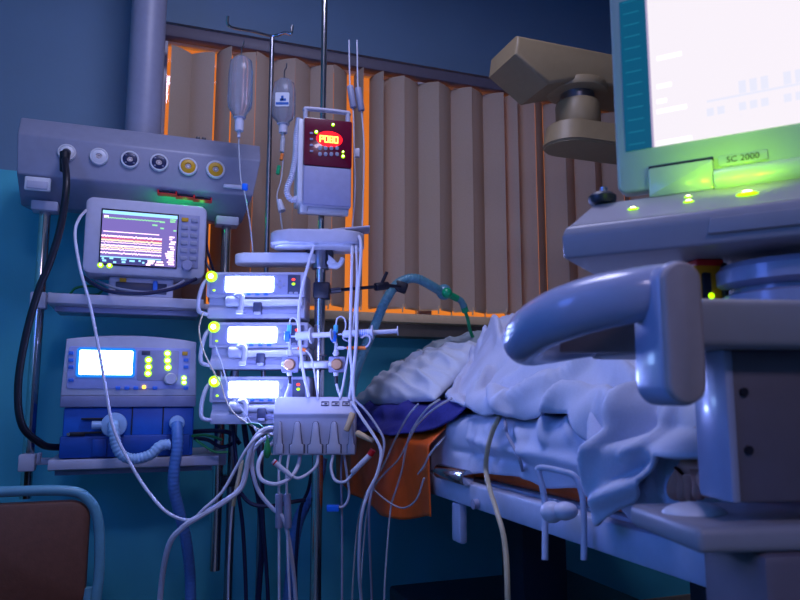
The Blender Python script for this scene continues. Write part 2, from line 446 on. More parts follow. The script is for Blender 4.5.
# white clip-on name plate, chrome stud
x, z = bf.L(38, 184.5); mb = MB(); mb.box((x, -.004, z), (.072, .012, .043), M['white'], .004); mb.box((x, -.011, z - .004), (.058, .004, .024), M['lilac'], .002); mb.build('rocker_switch', beam)
mb = MB()
for px in (199, 205): x, z = bf.L(px, 136, .02); mb.box((x + .0, .07, zt + .006), (.014, .012, .012), M['dark'], .002)
mb.build('cable_clip', beam)
x, z = bf.L(233, 187); mb = MB(); mb.box((x + .006, -.004, z), (.075, .01, .014), M['cable_white'], .004); mb.build('name_strip', beam)
# three data sockets with lit leds in the sloping lower face
sl = (zl - .005 - zb) / .09
for i, (px, py) in enumerate(((167, 194), (185, 197), (202, 199.5))):
    x, z0 = bf.L(px, py, .03); yy = (z0 - zb) / sl; yy = max(.012, min(.07, yy)); z = zb + sl * yy
    rot = Matrix.Rotation(math.atan2(.09, -(zl - .005 - zb)) * -1, 3, 'X') if False else Matrix.Rotation(-math.atan2(.09, zb - zl + .005), 3, 'X')
    mb = MB()
    def bx(cx, cy, cz, sx, sy, sz, m, bev=0):
        mb.box(V((x, yy, z)) + rot @ V((cx, cy, cz)), (sx, sy, sz), m, bev, rot=rot)
    fw, fh = .056, .047
    for a in ((0, fh / 2, fw, .004), (0, -fh / 2, fw, .004), (-fw / 2, 0, .004, fh), (fw / 2, 0, .004, fh)):
        bx(a[0], -.004, a[1], a[2], .010, a[3], M['red'])
    bx(0, -.001, 0, fw - .004, .006, fh - .004, M['vent_dk'] if 'vent_dk' in M else M['glass_smoke'])
    bx(-.006, -.005, -.008, .024, .006, .02, M['black'])
    o = mb.build('data_socket', beam)
    mb = MB(); mb.ball(V((x, yy, z)) + rot @ V((.017, -.006, .012)), .0045, M['led_g']); mb.build('led', o)

# ================================================================ the rack: two rails, two shelves
def rail_x(px, py, n):
    p = wall_pt(px, py, n); return p
rl = wall_pt(44, 230, .33); rr = wall_pt(226, 240, .33)
zbot = P(28, 499, rl.y).z
rk = thing('equipment_rack', 'two polished steel rails carrying two grey shelves below the supply beam', 'rack', Fr((rl.x, rl.y, zbot), WALL_RZ))
rf = Fr((rl.x, rl.y, zbot), WALL_RZ)
dx = rf.to(rr).x
ztop = bf.o.z + zl + .004
for k, xx in enumerate((0, dx)):
    mb = MB(); mb.cyl((xx, 0, .0 if k == 0 else -.25), (xx, 0, ztop - zbot), .0165, M['chrome'], seg=20, bev=.003); r_ = mb.build('rail', rk)
    mb = MB(); mb.box((xx, 0, ztop - zbot - .014), (.075, .06, .03), M['lilac'], .004); mb.build('rail_socket', r_)
    for py in (301, 462):
        _, z = rf.L(40, py)
        mb = MB(); mb.box((xx, -.003, z), (.045, .05, .05), M['lilac'], .005)
        mb.box((xx + (.045 if k == 0 else -.045), 0, z + .002), (.06, .026, .02), M['lilac'], .004)
        mb.box((xx + (.03 if k == 0 else -.03), 0, z + .012), (.012, .034, .03), M['lilac'], .003); mb.build('shelf_clamp', r_)
def shelf(pxl, pxr, py, th, n0, n1):
    fr = Fr(wall_pt((pxl + pxr) / 2, py, n1), WALL_RZ)
    x0 = fr.L(pxl, py)[0]; x1 = fr.L(pxr, py)[0]
    f0 = rf.to(fr.W(x0, 0, 0)); f1 = rf.to(fr.W(x1, 0, 0))
    mb = MB(); D = n1 - n0; z = f0.z
    pr = [(f0.y, z), (f0.y, z - th), (f0.y + .02, z - th - .004), (f0.y + D, z - th - .004), (f0.y + D, z)]
    mb.sweep_x(pr, (f0.x, f1.x), M['lilac'], .003)
    mb.box(((f0.x + f1.x) / 2, f0.y + .06, z - th - .012), (f1.x - f0.x - .03, .03, .016), M['panel'], .002)
    o = mb.build('shelf', rk); return fr.o.z, fr
sz1, sf1 = shelf(48, 204, 296, .030, .10, .43)
sz2, sf2 = shelf(48, 219, 458, .028, .10, .47)

# ================================================================ patient monitor on its dock
mf = Fr(wall_pt(144, 236, .45), WALL_RZ)
mon = thing('patient_monitor', 'pale grey patient monitor showing pink traces on a purple screen', 'monitor', mf)
xa, za = mf.L(84, 235); xb, zb_ = mf.L(206, 240); _, z1 = mf.L(144, 201); _, z0 = mf.L(144, 276)
mw, mh = xb - xa, z1 - z0; mc = (xa + xb) / 2; mz = (z0 + z1) / 2
mb = MB(); mb.prism(rrect(mw, mh, .022, 6, mc, mz), 0, .12, M['lilac'], .007); mb.prism(rrect(mw - .05, mh - .04, .02, 5, mc, mz), .12, .16, M['lilac'])
mb.build('housing', mon)
sx0, sz1_ = mf.L(103, 211); sx1, _ = mf.L(177, 230); _, sz0_ = mf.L(140, 265.5)
sz1_ = mf.L(140, 213)[1]
mb = MB(); mb.box(((sx0 + sx1) / 2, -.001, (sz0_ + sz1_) / 2), (sx1 - sx0 + .008, .004, sz1_ - sz0_ + .01), M['glass_smoke'], .001); mb.build('screen_bezel', mon)
def strip(mb, x0, x1, zc_, h, m, wig=0, fq=60, seed=0, y=-.0042):
    n_ = max(2, int(abs(x1 - x0) / .0025)) if wig else 1; vs = []; fs = []
    for i in range(n_ + 1):
        x = x0 + (x1 - x0) * i / n_; z = zc_ + (wig * noise.noise(V((x * fq, seed, 0))) if wig else 0)
        vs += [V((x, y, z - h / 2)), V((x, y, z + h / 2))]
    for i in range(n_): fs.append([2 * i, 2 * i + 2, 2 * i + 3, 2 * i + 1])
    mb.raw(vs, fs, m)
mb = MB(); W2 = sx1 - sx0; H2 = sz1_ - sz0_
sx = lambda f: sx0 + W2 * f
sz = lambda f: sz1_ - H2 * f
mb.face([(sx(0), -.0036, sz(1)), (sx(1), -.0036, sz(1)), (sx(1), -.0036, sz(0)), (sx(0), -.0036, sz(0))], M['scr_purple'])
strip(mb, sx(0), sx(1), sz(.035), H2 * .06, M['scr_cyan'])
strip(mb, sx(.02), sx(.78), sz(.14), H2 * .022, M['scr_green'], .004, 300, 1)
strip(mb, sx(.02), sx(.08), sz(.125), H2 * .05, M['scr_pink'])
strip(mb, sx(.02), sx(.76), sz(.40), H2 * .018, M['scr_pink'], .0012, 400, 2)
for f, h, m, sd in ((.485, .03, 'scr_pink', 3), (.525, .025, 'scr_red', 4), (.56, .03, 'scr_yellow', 5), (.60, .015, 'scr_pink', 6), (.66, .03, 'scr_pink', 7), (.70, .022, 'scr_yellow', 8), (.735, .02, 'scr_pink', 9), (.80, .026, 'scr_pink', 10)):
    strip(mb, sx(.0), sx(.8), sz(f), H2 * h, M[m], .0045, 420, sd, -.0042 - .0002 * sd)
strip(mb, sx(0), sx(.8), sz(.875), H2 * .02, M['scr_cyan'])
strip(mb, sx(0), sx(.84), sz(.94), H2 * .11, M['scr_dark'], y=-.0040)
for a, b_, f in ((.02, .05, .91), (.03, .08, .95), (.12, .17, .90), (.17, .21, .97), (.27, .34, .91), (.28, .33, .96), (.38, .45, .93), (.5, .53, .92), (.55, .58, .95), (.62, .72, .91), (.62, .7, .95), (.6, .66, .98), (.74, .83, .92), (.72, .84, .97)):
    strip(mb, sx(a), sx(b_), sz(f), H2 * .035, M['scr_pink' if a > .55 else 'scr_cyan'], y=-.0050)
for a, b_, f in ((.76, .83, .15), (.90, .98, .09), (.9, .97, .13), (.66, .73, .22), (.77, .82, .27), (.95, .99, .30), (.9, .97, .43), (.9, .94, .47), (.92, .99, .52), (.9, .98, .56), (.9, .97, .62), (.92, .98, .66), (.88, .97, .71), (.85, .97, .75), (.86, .97, .79), (.87, .97, .83), (.9, .98, .87), (.88, .97, .91), (.9, .98, .95)):
    strip(mb, sx(a), sx(b_), sz(f), H2 * .03, M['scr_pink' if f > .4 else 'scr_green'], .0012, 900, f * 50, y=-.0052)
mb.build('screen', mon)
kx0, _ = mf.L(179, 230); kx1, _ = mf.L(199.5, 230); _, kz1 = mf.L(188, 215); _, kz0 = mf.L(188, 268)
mb = MB(); mb.box(((kx0 + kx1) / 2, -.001, (kz0 + kz1) / 2), (kx1 - kx0, .003, kz1 - kz0), M['panel'], .001); kp = mb.build('key_panel', mon)
for r_ in range(6):
    for c_ in range(2):
        x = kx0 + (kx1 - kx0) * (.27 + .46 * c_); z = kz1 - (kz1 - kz0) * (.1 + .145 * r_)
        mb = MB(); mb.box((x, -.004, z), ((kx1 - kx0) * .34, .004, .013), M['key_yellow' if (r_, c_) == (0, 0) else 'key'], .0015); mb.build('key', kp)
x, z = mf.L(187, 266); mb = MB(); mb.lathe([(.017, 0), (.017, -.012), (.014, -.015), (.0001, -.015)], (x, 0, z), (0, 1, 0), M['panel'], 24); mb.build('rotary_knob', mon)
for px, py in ((100.5, 265), (109.5, 265.5)):
    x, z = mf.L(px, py); mb = MB(); mb.lathe([(.0085, 0), (.0085, -.002), (.006, -.0045), (.0035, -.0045)], (x, 0, z), (0, 1, 0), M['led_y'], 14); o = mb.build('led', mon)
    mb = MB(); mb.ball((x, -.0045, z), .0036, M['led_core'], (1, .6, 1)); mb.build('led_core', o)
# dock under the monitor
df = Fr(WF.W(WF.to(mf.o).x, -.36, sz1), WALL_RZ)
dk = thing('module_dock', 'grey module dock with yellow and blue tabs on the upper shelf under the monitor', 'dock', df)
dtop = mf.o.z + z0 - sz1 - .001
mb = MB(); mb.box((0, .02, dtop / 2), (.19, .16, dtop), M['lilac'], .006); mb.build('housing', dk)
mb = MB(); mb.box((-.0, -.062, dtop * .45), (.15, .006, dtop * .55), M['panel_dark'], .002); mb.build('module_bay', dk)
mb = MB(); mb.box((-.055, -.064, dtop * .82), (.02, .01, .012), M['key_yellow'], .002); mb.build('yellow_tab', dk)
mb = MB(); mb.box((.04, -.066, dtop * .6), (.014, .012, .03), M['key_blue'], .003); mb.build('blue_tab', dk)

# ================================================================ ventilator on the lower shelf
vf = Fr(wall_pt(130, 400, .455), WALL_RZ)
vx0, _ = vf.L(61.5, 400); vx1, _ = vf.L(195, 400)
vc = (vx0 + vx1) / 2; vw = vx1 - vx0
vzb = sz2 - vf.o.z + .001
_, vzm = vf.L(130, 407); _, vzc = vf.L(130, 396); _, vzt = vf.L(130, 336); _, vze = vf.L(130, 341)
vent = thing('ventilator', 'blue and grey lung ventilator with glowing square display on the lower shelf', 'ventilator', vf)
mb = MB()
mb.box((vc + .003, .12, (vzb + vzm) / 2), (vw - .008, .23, vzm - vzb), M['vent_blue'], .006)
zmid = vf.L(130, 435)[1]
mb.box((vc - .004, .112, (vzb + zmid) / 2 + .001), (vw - .012, .236, zmid - vzb - .002), M['vent_blue2'], .005)
for px in (132, 163): x, _ = vf.L(px, 420); mb.box((x, .003, (vzm + zmid) / 2), (.003, .004, vzm - zmid), M['black'])
mb.build('housing', vent)
top = []
for i in range(13):
    f = i / 12; top.append((vx1 - .004 - (vw - .008) * f, vze + (vzt - vze) * math.sin(math.pi * f) ** .8))
poly = [(vx0 - .002, vzc), (vx1 + .002, vzc)] + top
mb = MB(); mb.prism(poly, -.020, .20, M['lilac'], .006)
mb.sweep_x([(-.02, vzc), (-.012, vzm), (.2, vzm), (.2, vzc)], (vx0 - .002, vx1 + .002), M['panel'], .003)
mb.build('control_head', vent)
yF = -.021
ax, az1 = vf.L(69, 346, yF); bx_, az0 = vf.L(189, 389, yF)
mb = MB(); mb.prism(rrect(bx_ - ax, az1 - az0, .008, 4, (ax + bx_) / 2, (az0 + az1) / 2), yF - .002, yF + .004, M['foil'], .001)
cx0, cz1_ = vf.L(138, 350, yF); cx1, cz0_ = vf.L(178, 381, yF)
mb.prism(rrect(cx1 - cx0, cz1_ - cz0_, .006, 3, (cx0 + cx1) / 2, (cz0_ + cz1_) / 2), yF - .003, yF, M['panel'], .001)
mb.build('front_foil', vent)
yF -= .003
ax, az1 = vf.L(80, 350, yF); bx_, az0 = vf.L(132, 375, yF)
mb = MB(); mb.prism(rrect(bx_ - ax + .016, az1 - az0 + .016, .01, 4, (ax + bx_) / 2, (az0 + az1) / 2), yF - .002, yF + .002, M['scr_rim'])
mb.prism(rrect(bx_ - ax, az1 - az0, .004, 3, (ax + bx_) / 2, (az0 + az1) / 2), yF - .0035, yF, M['scr_vent'])
mb.build('display', vent)
for px, py in ((71, 353), (71, 360), (71, 367), (71, 380), (118, 388), (127, 388), (136, 388), (155, 388), (186, 360), (186, 367), (186, 388)):
    x, z = vf.L(px, py, yF); mb = MB(); mb.box((x, yF - .001, z), (.014, .004, .010), M['key_blue'], .0015); mb.build('key', vent)
x, z = vf.L(185, 353.5, yF); mb = MB(); mb.box((x, yF - .001, z), (.016, .004, .012), M['key_yellow'], .0015); mb.build('alarm_key', vent)
x, z = vf.L(146, 353, yF); mb = MB(); mb.box((x, yF, z), (.024, .004, .012), M['panel_dark'], .001); mb.build('caption_tile', vent)
for px, py in ((148.5, 360), (148.5, 367), (148, 373.5), (167.5, 353.5), (167.5, 360.5), (168, 367.5), (184, 378), (184, 382.5)):
    x, z = vf.L(px, py, yF); s_ = 1 if px < 180 else .75
    mb = MB(); mb.lathe([(.0105 * s_, .002), (.0105 * s_, -.002), (.008 * s_, -.004), (.004, -.004)], (x, yF, z), (0, 1, 0), M['led_y'], 14); o = mb.build('led', vent)
    mb = MB(); mb.ball((x, yF - .004, z), .005 * s_, M['led_core'], (1.2, .5, .9)); mb.build('led_core', o)
x, z = vf.L(144, 387, yF); mb = MB(); mb.ball((x, yF - .001, z), .0055, M['led_or'], (1, .7, 1)); mb.build('alarm_led', vent)
x, z = vf.L(170.5, 379, yF); mb = MB(); mb.lathe([(.018, .002), (.018, -.018), (.015, -.022), (.0001, -.022)], (x, yF, z), (0, 1, 0), M['lilac'], 24); mb.build('rotary_knob', vent)
# ports on the blue front
x1p, z1p = vf.L(114, 425, -.02)
mb = MB(); mb.cyl((x1p, .0, z1p), (x1p, -.03, z1p), .036, M['hose_white'], seg=24, bev=.004); mb.cyl((x1p - .06, -.018, z1p), (x1p, -.018, z1p), .012, M['hose_white'], seg=12)
mb.box((x1p - .06, -.004, z1p + .018), (.06, .012, .006), M['black'], .001); mb.box((x1p - .06, -.004, z1p - .022), (.055, .012, .006), M['black'], .001); mb.build('filter_port', vent)
x, z = vf.L(77, 434, 0); mb = MB(); mb.box((x, -.004, z), (.045, .012, .012), M['black'], .003); mb.cyl((x - .022, -.002, z), (x - .022, -.012, z), .005, M['chrome'], seg=10); mb.build('gas_inlet', vent)
x2p, z2p = vf.L(177, 423, -.02)
mb = MB(); mb.cyl((x2p, 0, z2p), (x2p, -.03, z2p), .0225, M['hose_white'], seg=20, bev=.004); mb.build('expiration_port', vent)
x, z = vf.L(107, 447, 0); mb = MB(); mb.box((x - .02, -.006, z), (.04, .014, .05), M['vent_blue2'], .003); mb.build('water_trap', vent)
# hoses
o1 = vf.W(x1p, -.045, z1p)
def vl(px, py, off): return vf.W(*(lambda q: (q[0], off, q[1]))(vf.L(px, py, off)))
mb = MB(); mb.hose([vl(113.5, 424, -.03), vl(114, 430, -.055), vl(116, 444, -.06), vl(122, 455, -.06), vl(134, 459, -.058), vl(150, 455, -.06), vl(160, 446, -.058), vl(169, 444.5, -.05)], .0155, M['hose_white'], .011, amp=.06)
tag(mb.build('breathing_tube'), 'pale corrugated breathing hose looping across the blue front of the ventilator', 'hose')
mb = MB(); mb.hose([vl(177, 424, -.034), vl(177.5, 434, -.055), vl(177, 450, -.062), vl(174, 470, -.06), vl(174, 490, -.05), vl(180, 515, -.03), vl(186, 540, 0), vl(190, 575, .05), V((vl(192, 590, .07).x, vl(192, 590, .07).y, .3)), V((vl(194, 590, .08).x, vl(194, 590, .08).y, .06)), V((vl(206, 590, .1).x, vl(206, 590, .1).y, .025))], .0165, M['hose_blue'], .012, amp=.035)
tag(mb.build('breathing_tube'), 'blue hose hanging straight down from the right port of the ventilator', 'hose')
# ================================================================ drip stands
def castor_base(mb, x, y, r=.28, k=5):
    for i in range(k):
        a = R(20 + 360 * i / k); q = V((x + r * math.cos(a), y + r * math.sin(a), .07))
        mb.tube([V((x, y, .11)), V((x + r * .5 * math.cos(a), y + r * .5 * math.sin(a), .10)), q], .016, M['steel'], 10)
        mb.cyl(q - V((0, 0, .0)), q - V((0, 0, .035)), .008, M['steel'], seg=8)
        mb.cyl(q + V((-.012, 0, -.04)), q + V((.012, 0, -.04)), .03, M['black'], seg=14)
pA = P(320, 300, 2.10); pA.z = 0
stA = thing('drip_stand', 'thick polished steel stand carrying the red display pump and the white tray', 'stand', Fr(pA, 0))
mb = MB(); mb.cyl((0, 0, .1), (0, 0, 1.42), .0165, M['chrome'], seg=20); mb.build('lower_pole', stA)
mb = MB(); mb.cyl((0, 0, 1.42), (0, 0, 2.75), .0095, M['chrome'], seg=16); mb.build('upper_pole', stA)
mb = MB(); castor_base(mb, 0, 0, .17); mb.build('castor_base', stA)
pB = P(268, 200, 2.27); pB.z = 0
stB = thing('drip_stand', 'thin dark steel stand between the two hanging bottles, behind the pump tower', 'stand', Fr(pB, 0))
mb = MB(); mb.cyl((0, 0, .1), (0, 0, 2.22), .0078, M['steel'], seg=14); mb.build('pole', stB)
zh = P(268, 40, 2.27).z
mb = MB(); mb.tube([V((-.13, -.10, zh + .03)), V((-.125, -.09, zh)), V((-.06, -.04, zh + .01)), V((0, 0, zh + .015)), V((.05, -.03, zh + .01)), V((.07, -.04, zh)), V((.075, -.042, zh + .03))], .005, M['chrome'], 8); mb.build('hook_arm', stB)
mb = MB(); mb.cyl((0, 0, 0), (0, 0, .1), .09, M['steel'], r2=.03, seg=28); mb.build('weighted_foot', stB)
pC = P(345, 420, 2.30)

# infusion bottles
def bottle(px, y0, y1, wpx, Y, label, print_, mname):
    fr = Fr(P(px, y0, Y), 0)
    o = thing('infusion_bottle', label, 'infusion bottle', fr, 'infusion bottles hanging from the thin stand')
    h = fr.L(px, y0)[1] - fr.L(px, y1)[1]; r = (fr.L(px + wpx / 2, y0)[0] - fr.L(px, y0)[0])
    pr = [(.001, -h), (r * .35, -h), (r * .38, -h * .8), (r * .5, -h * .79), (r * .55, -h * .74), (r * .93, -h * .62), (r, -h * .52), (r * .98, -h * .05 + 0), (r * .85, .03), (r * .4, .045), (.001, .046)]
    mb = MB(); mb.lathe([(a, b) for a, b in pr[3:]], (0, 0, 0), (0, 0, 1), M[mname], 24)
    for v in mb.v: v.y *= .7
    mb.build('vessel', o)
    mb = MB(); mb.lathe(pr[:4], (0, 0, 0), (0, 0, 1), M['cable_white'], 16); mb.cyl((0, 0, -h), (0, 0, -h - .02), r * .14, M['cable_white'], seg=10); mb.build('cap', o)
    mb = MB(); mb.tube([V((0, 0, .045)), V((0, 0, .075)), V((.006, 0, .085)), V((.006, 0, .1))], .0022, M['steel'], 6); mb.build('hanger', o)
    if print_:
        mb = MB(); mb.prism(rrect(r * 1.15, h * .34, .004, 3, 0, -h * .27), -r * .74, -r * .72, M['label'])
        mb.box((0, -r * .745, -h * .37), (r * 1.05, .002, .008), M['ink_blue']); mb.box((.002, -r * .745, -h * .28), (r * .5, .002, .008), M['ink_blue']); mb.box((0, -r * .745, -h * .24), (r * .2, .002, .016), M['ink_blue'])
        mb.build('print_label', o)
    return fr, h
b1, h1 = bottle(241, 70, 131, 25, 2.12, 'clear upside down infusion bottle without a label, left of the thin stand', 0, 'liquid')
b2, h2 = bottle(284, 92, 133, 24, 2.20, 'infusion bottle with a blue printed label hanging right of the thin stand', 1, 'liquid')
cable('drip_line', 'thin clear drip line falling from the unlabelled bottle past the end of the supply beam', 'tube', [b1.W(0, 0, -h1 - .018), (239, 150, 2.12), (241, 180, 2.08), (245, 195, 2.06), (250, 225, 2.06), (254, 262, 2.08)], .0022, M['clear'], seg=6)
dl = [o for o in C.objects if o.name.startswith('drip_line')][0]
ln = cable('drip_line', 'drip line with orange and green sleeves under the labelled bottle', 'tube', [b2.W(0, 0, -h2 - .018), (283, 160, 2.19), (281, 180, 2.17), (277, 196, 2.15), (280, 212, 2.14), (283, 235, 2.13), (287, 262, 2.14)], .0022, M['clear'], seg=6)
def sub_at(parent, mb, name):
    o = mb.build(name, None, recenter=False); o.parent = parent; o.matrix_parent_inverse = Matrix.Translation(-parent.location); return o
sub_at(dl, MB().box(P(245, 187, 2.065), (.018, .012, .022), M['blue_tap'], .004), 'roller_clamp')
sub_at(ln, MB().cyl(P(283, 138, 2.19), P(282, 152, 2.185), .0075, M['clear'], seg=10), 'drip_chamber')
sub_at(ln, MB().cyl(P(282.3, 154, 2.185), P(281, 160, 2.18), .0055, M['orange_tap'], seg=8), 'orange_sleeve')
sub_at(ln, MB().cyl(P(279, 166, 2.172), P(277.6, 174, 2.168), .0065, M['green_part'], seg=8), 'green_sleeve')
sub_at(ln, MB().cyl(P(279, 200, 2.148), P(282, 211, 2.142), .008, M['cable_white'], r2=.012, seg=8), 'spike')

# lines in front of the orange gap, right of the pump
def drip_set(px, y0, y1, lab, pts):
    c = cable('drip_line', lab, 'tube', pts, .0025, M['cable_white'], seg=6)
    sub_at(c, MB().cyl(P(px, y0, 2.14), P(px + 3.5, y1, 2.14), .011, M['cable_grey'], seg=12, bev=.003), 'drip_chamber')
    return c
drip_set(350, 86, 108, 'pale line from the left drip chamber beside the red display pump, down behind the tray', [(349, 40, 2.16), (350, 86, 2.14), (353, 108, 2.14), (354, 140, 2.14), (355, 190, 2.13), (352, 232, 2.12), (351, 262, 2.10)])
d2 = drip_set(358, 88, 111, 'pale line from the right drip chamber in front of the orange slats', [(357, 40, 2.16), (358, 88, 2.14), (361.5, 111, 2.14), (364, 150, 2.14), (363, 200, 2.13), (362, 230, 2.12), (360, 256, 2.10)])
sub_at(d2, MB().box(P(357.5, 153, 2.14), (.016, .014, .03), M['cable_white'], .004), 'line_clamp')

# ================================================================ infusion pump with the red display
ff = Fr(P(328, 165, 2.04), R(15))
ip = thing('infusion_pump', 'grey infusion pump with a glowing red number display on the thick stand', 'pump', ff)
fx0, fz1 = ff.L(304, 119); fx1, _ = ff.L(352, 140); _, fz0 = ff.L(328, 206); _, fzm = ff.L(328, 167); _, fzh = ff.L(328, 107)
fw = fx1 - fx0; fc = (fx0 + fx1) / 2
fz1 = ff.L(328, 120)[1]
mb = MB(); mb.prism(rrect(fw, fz1 - fz0, .006, 4, fc, (fz0 + fz1) / 2), .004, .12, M['lilac'], .003)
mb.prism(rrect(fw - .004, fzm - fz0 - .002, .006, 4, fc, (fz0 + fzm) / 2), -.004, .01, M['panel'], .003); mb.build('housing', ip)
mb = MB(); mb.prism(rrect(fw - .002, fz1 - fzm, .006, 4, fc, (fz1 + fzm) / 2), -.006, .01, M['red_glass'], .002); wnd = mb.build('display_window', ip)
mb = MB(); mb.tube([V((fx0 + .008, .03, fz1 - .004)), V((fx0 + .008, .03, fzh - .008)), V((fx0 + .014, .03, fzh)), V((fx1 - .014, .03, fzh)), V((fx1 - .008, .03, fzh - .008)), V((fx1 - .008, .03, fz1 - .004))], .0075, M['lilac'], 10, n=4); mb.build('carry_handle', ip)
# lit digits
y = -.0075
rx, rz_ = ff.L(329.5, 139, y); ex, _ = ff.L(342.5, 139, y); _, ez = ff.L(330, 131.3, y)
mb = MB(); mb.prism([(rx + (ex - rx) * math.cos(a) * 1.0, rz_ + (ez - rz_) * math.sin(a)) for a in [2 * math.pi * k / 28 for k in range(28)]], y, y + .002, M['seg_red']); gw = mb.build('lit_window', wnd)
SEG = {'a': (0, 1, 1, 1), 'g': (0, .5, 1, .5), 'd': (0, 0, 1, 0), 'f': (0, .5, 0, 1), 'b': (1, .5, 1, 1), 'e': (0, 0, 0, .5), 'c': (1, 0, 1, .5)}
DIG = {'P': 'abefg', '0': 'abcdef', '8': 'abcdefg'}
dx0, dz1 = ff.L(319.5, 135.6, y); dx1, dz0 = ff.L(338.5, 143.2, y)
for i, ch in enumerate('P080'):
    mb = MB(); wd = (dx1 - dx0) / 4; X0 = dx0 + wd * i + wd * .14; ww = wd * .66; hh = dz1 - dz0
    if ch == 'P': pass
    for s_ in DIG[ch]:
        a = SEG[s_]; t = .0036
        p0 = V((X0 + a[0] * ww, y - .001, dz0 + a[1] * hh)); p1 = V((X0 + a[2] * ww, y - .001, dz0 + a[3] * hh))
        mb.box((p0 + p1) / 2, (abs(p1.x - p0.x) + t, .0016, abs(p1.z - p0.z) + t), M['seg_y'], .0006, seg=1)
    mb.build('digit', wnd)
for px, py, r_ in ((333, 124.8, .0042), (316.2, 132, .0048), (343, 152, .0034), (343, 156.4, .0048)):
    x, z = ff.L(px, py, y); mb = MB(); mb.lathe([(r_ * 1.15, .001), (r_ * 1.15, -.002), (r_ * .5, -.004)], (x, y, z), (0, 1, 0), M['led_y'], 12); o = mb.build('led', wnd)
    mb = MB(); mb.ball((x, y - .0035, z), r_ * .55, M['led_core'], (1, .6, 1), 10); mb.build('led_core', o)
for r_ in range(2):
    for c_ in range(4):
        x, z = ff.L(320 + 5.7 * c_, 148 + 6 * r_, y); mb = MB(); mb.prism(rrect(.011, .0125, .005, 4, x, z), y - .001, y + .002, M['key'], .0008); mb.build('key', wnd)
for k in range(4):
    x, z = ff.L(311.5, 133 + 6 * k, y); mb = MB(); mb.box((x, y, z), (.010, .002, .006), M['panel'], .001); mb.build('caption_tile', wnd)
mb = MB(); x0, z0_ = ff.L(299, 208, .03); x1, _ = ff.L(348, 208, .03); mb.cyl((x0, .03, fz0 - .008), (x1, .03, fz0 - .008), .013, M['white'], seg=18, bev=.003); mb.box((x0 + .012, .026, fz0 - .004), (.024, .03, .034), M['white'], .004); mb.build('drop_clamp', ip)
mb = MB(); mb.box((fc - .01, .13, (fz0 + fz1) / 2), (.05, .05, .06), M['dark'], .004); mb.build('pole_clamp', ip)
mb = MB(); mb.box((fx0 - .008, .045, (fz0 + fz1) / 2 + .002), (.016, .09, fz1 - fz0 - .01), M['white'], .004); mb.build('side_rail', ip)
mb = MB(); mb.hose([ff.L3(299, 119, .03), ff.L3(296.5, 135, .02), ff.L3(295.5, 155, .015), ff.L3(292, 175, .01), ff.L3(287.5, 187, .01), ff.L3(288, 196, .01), ff.L3(293, 200, .012), ff.L3(299, 197, .02)], .0085, M['cable_white'], .0065, amp=.14); mb.build('coiled_cord', ip)

# ================================================================ tray and arm on the thick stand
tf = Fr(P(318, 238, 2.0), R(3))
tr_ = thing('equipment_tray', 'white tray with a rounded rim on the thick stand under the red display pump', 'tray', tf)
tx0, tzt = tf.L(268, 229); tx1, tzb = tf.L(364, 243)
tw = tx1 - tx0; tc = (tx0 + tx1) / 2; tzt = tf.L(318, 229)[1]; tzb = tf.L(318, 242.5)[1]
def plan(w, d, r, z0, z1, cx, cy, m, mb, bev=.006):
    b = bmesh.new(); pl = rrect(w, d, r, 8)
    a = [b.verts.new((cx + x, cy + y_, z0)) for x, y_ in pl]; c = [b.verts.new((cx + x, cy + y_, z1)) for x, y_ in pl]; k = len(pl)
    b.faces.new(a[::-1]); b.faces.new(c)
    for i in range(k): b.faces.new((a[i], a[(i + 1) % k], c[(i + 1) % k], c[i]))
    bmesh.ops.bevel(b, geom=[e for e in b.edges if abs(e.verts[0].co.z - e.verts[1].co.z) < 1e-6], offset=bev, segments=3, affect='EDGES', profile=.5)
    mb.bm(b, m)
mb = MB(); plan(tw, .15, .06, tzb, tzt, tc, .075, M['lilac'], mb, .008); plan(tw - .02, .13, .055, tzb - .006, tzb + .002, tc, .075, M['white'], mb, .003); mb.build('tray_body', tr_)
mb = MB(); mb.box((tc + .10, .10, tzt + .018), (.115, .09, .006), M['lilac'], .002, rot=Matrix.Rotation(R(-6), 3, 'Y')); mb.box((tc + .02, .06, tzt + .006), (.03, .03, .014), M['lilac'], .003); mb.build('lid_flap', tr_)
mb = MB(); cpos = tf.to(pA); mb.cyl((cpos.x, cpos.y, tzb - .03), (cpos.x, cpos.y, tzb), .024, M['steel'], seg=18); mb.build('pole_collar', tr_)
af = Fr(P(280, 256, 2.06), R(0))
ar = thing('support_arm', 'slim white shelf arm clamped to the thick stand just above the top syringe pump', 'arm', af)
ax0, azt = af.L(233, 253); ax1, azb = af.L(316, 262); azt = af.L(280, 252.5)[1]
mb = MB(); plan(ax1 - ax0, .09, .03, azb, azt, (ax0 + ax1) / 2, .045, M['white'], mb, .006); mb.build('arm_blade', ar)
cp = af.to(pA)
mb = MB(); mb.cyl((cp.x, cp.y, azb - .016), (cp.x, cp.y, azt + .014), .028, M['steel'], seg=20, bev=.004); mb.box((cp.x - .034, cp.y - .01, (azb + azt) / 2 + .006), (.02, .04, .04), M['dark'], .004); mb.box((cp.x + .03, cp.y - .01, (azb + azt) / 2), (.02, .03, .05), M['dark'], .004); mb.build('pole_clamp', ar)
mb = MB(); mb.tube([af.L3(329, 262, .02), af.L3(335, 266, .01), af.L3(340, 264, .005), af.L3(343, 258, .005)], lambda t: .010 - .003 * t, M['white'], 10); mb.prism([af.L(328, 254), af.L(333, 258), af.L(338, 263), af.L(336, 268), af.L(328, 267)], .005, .025, M['white'], .003); mb.build('hook', ar)

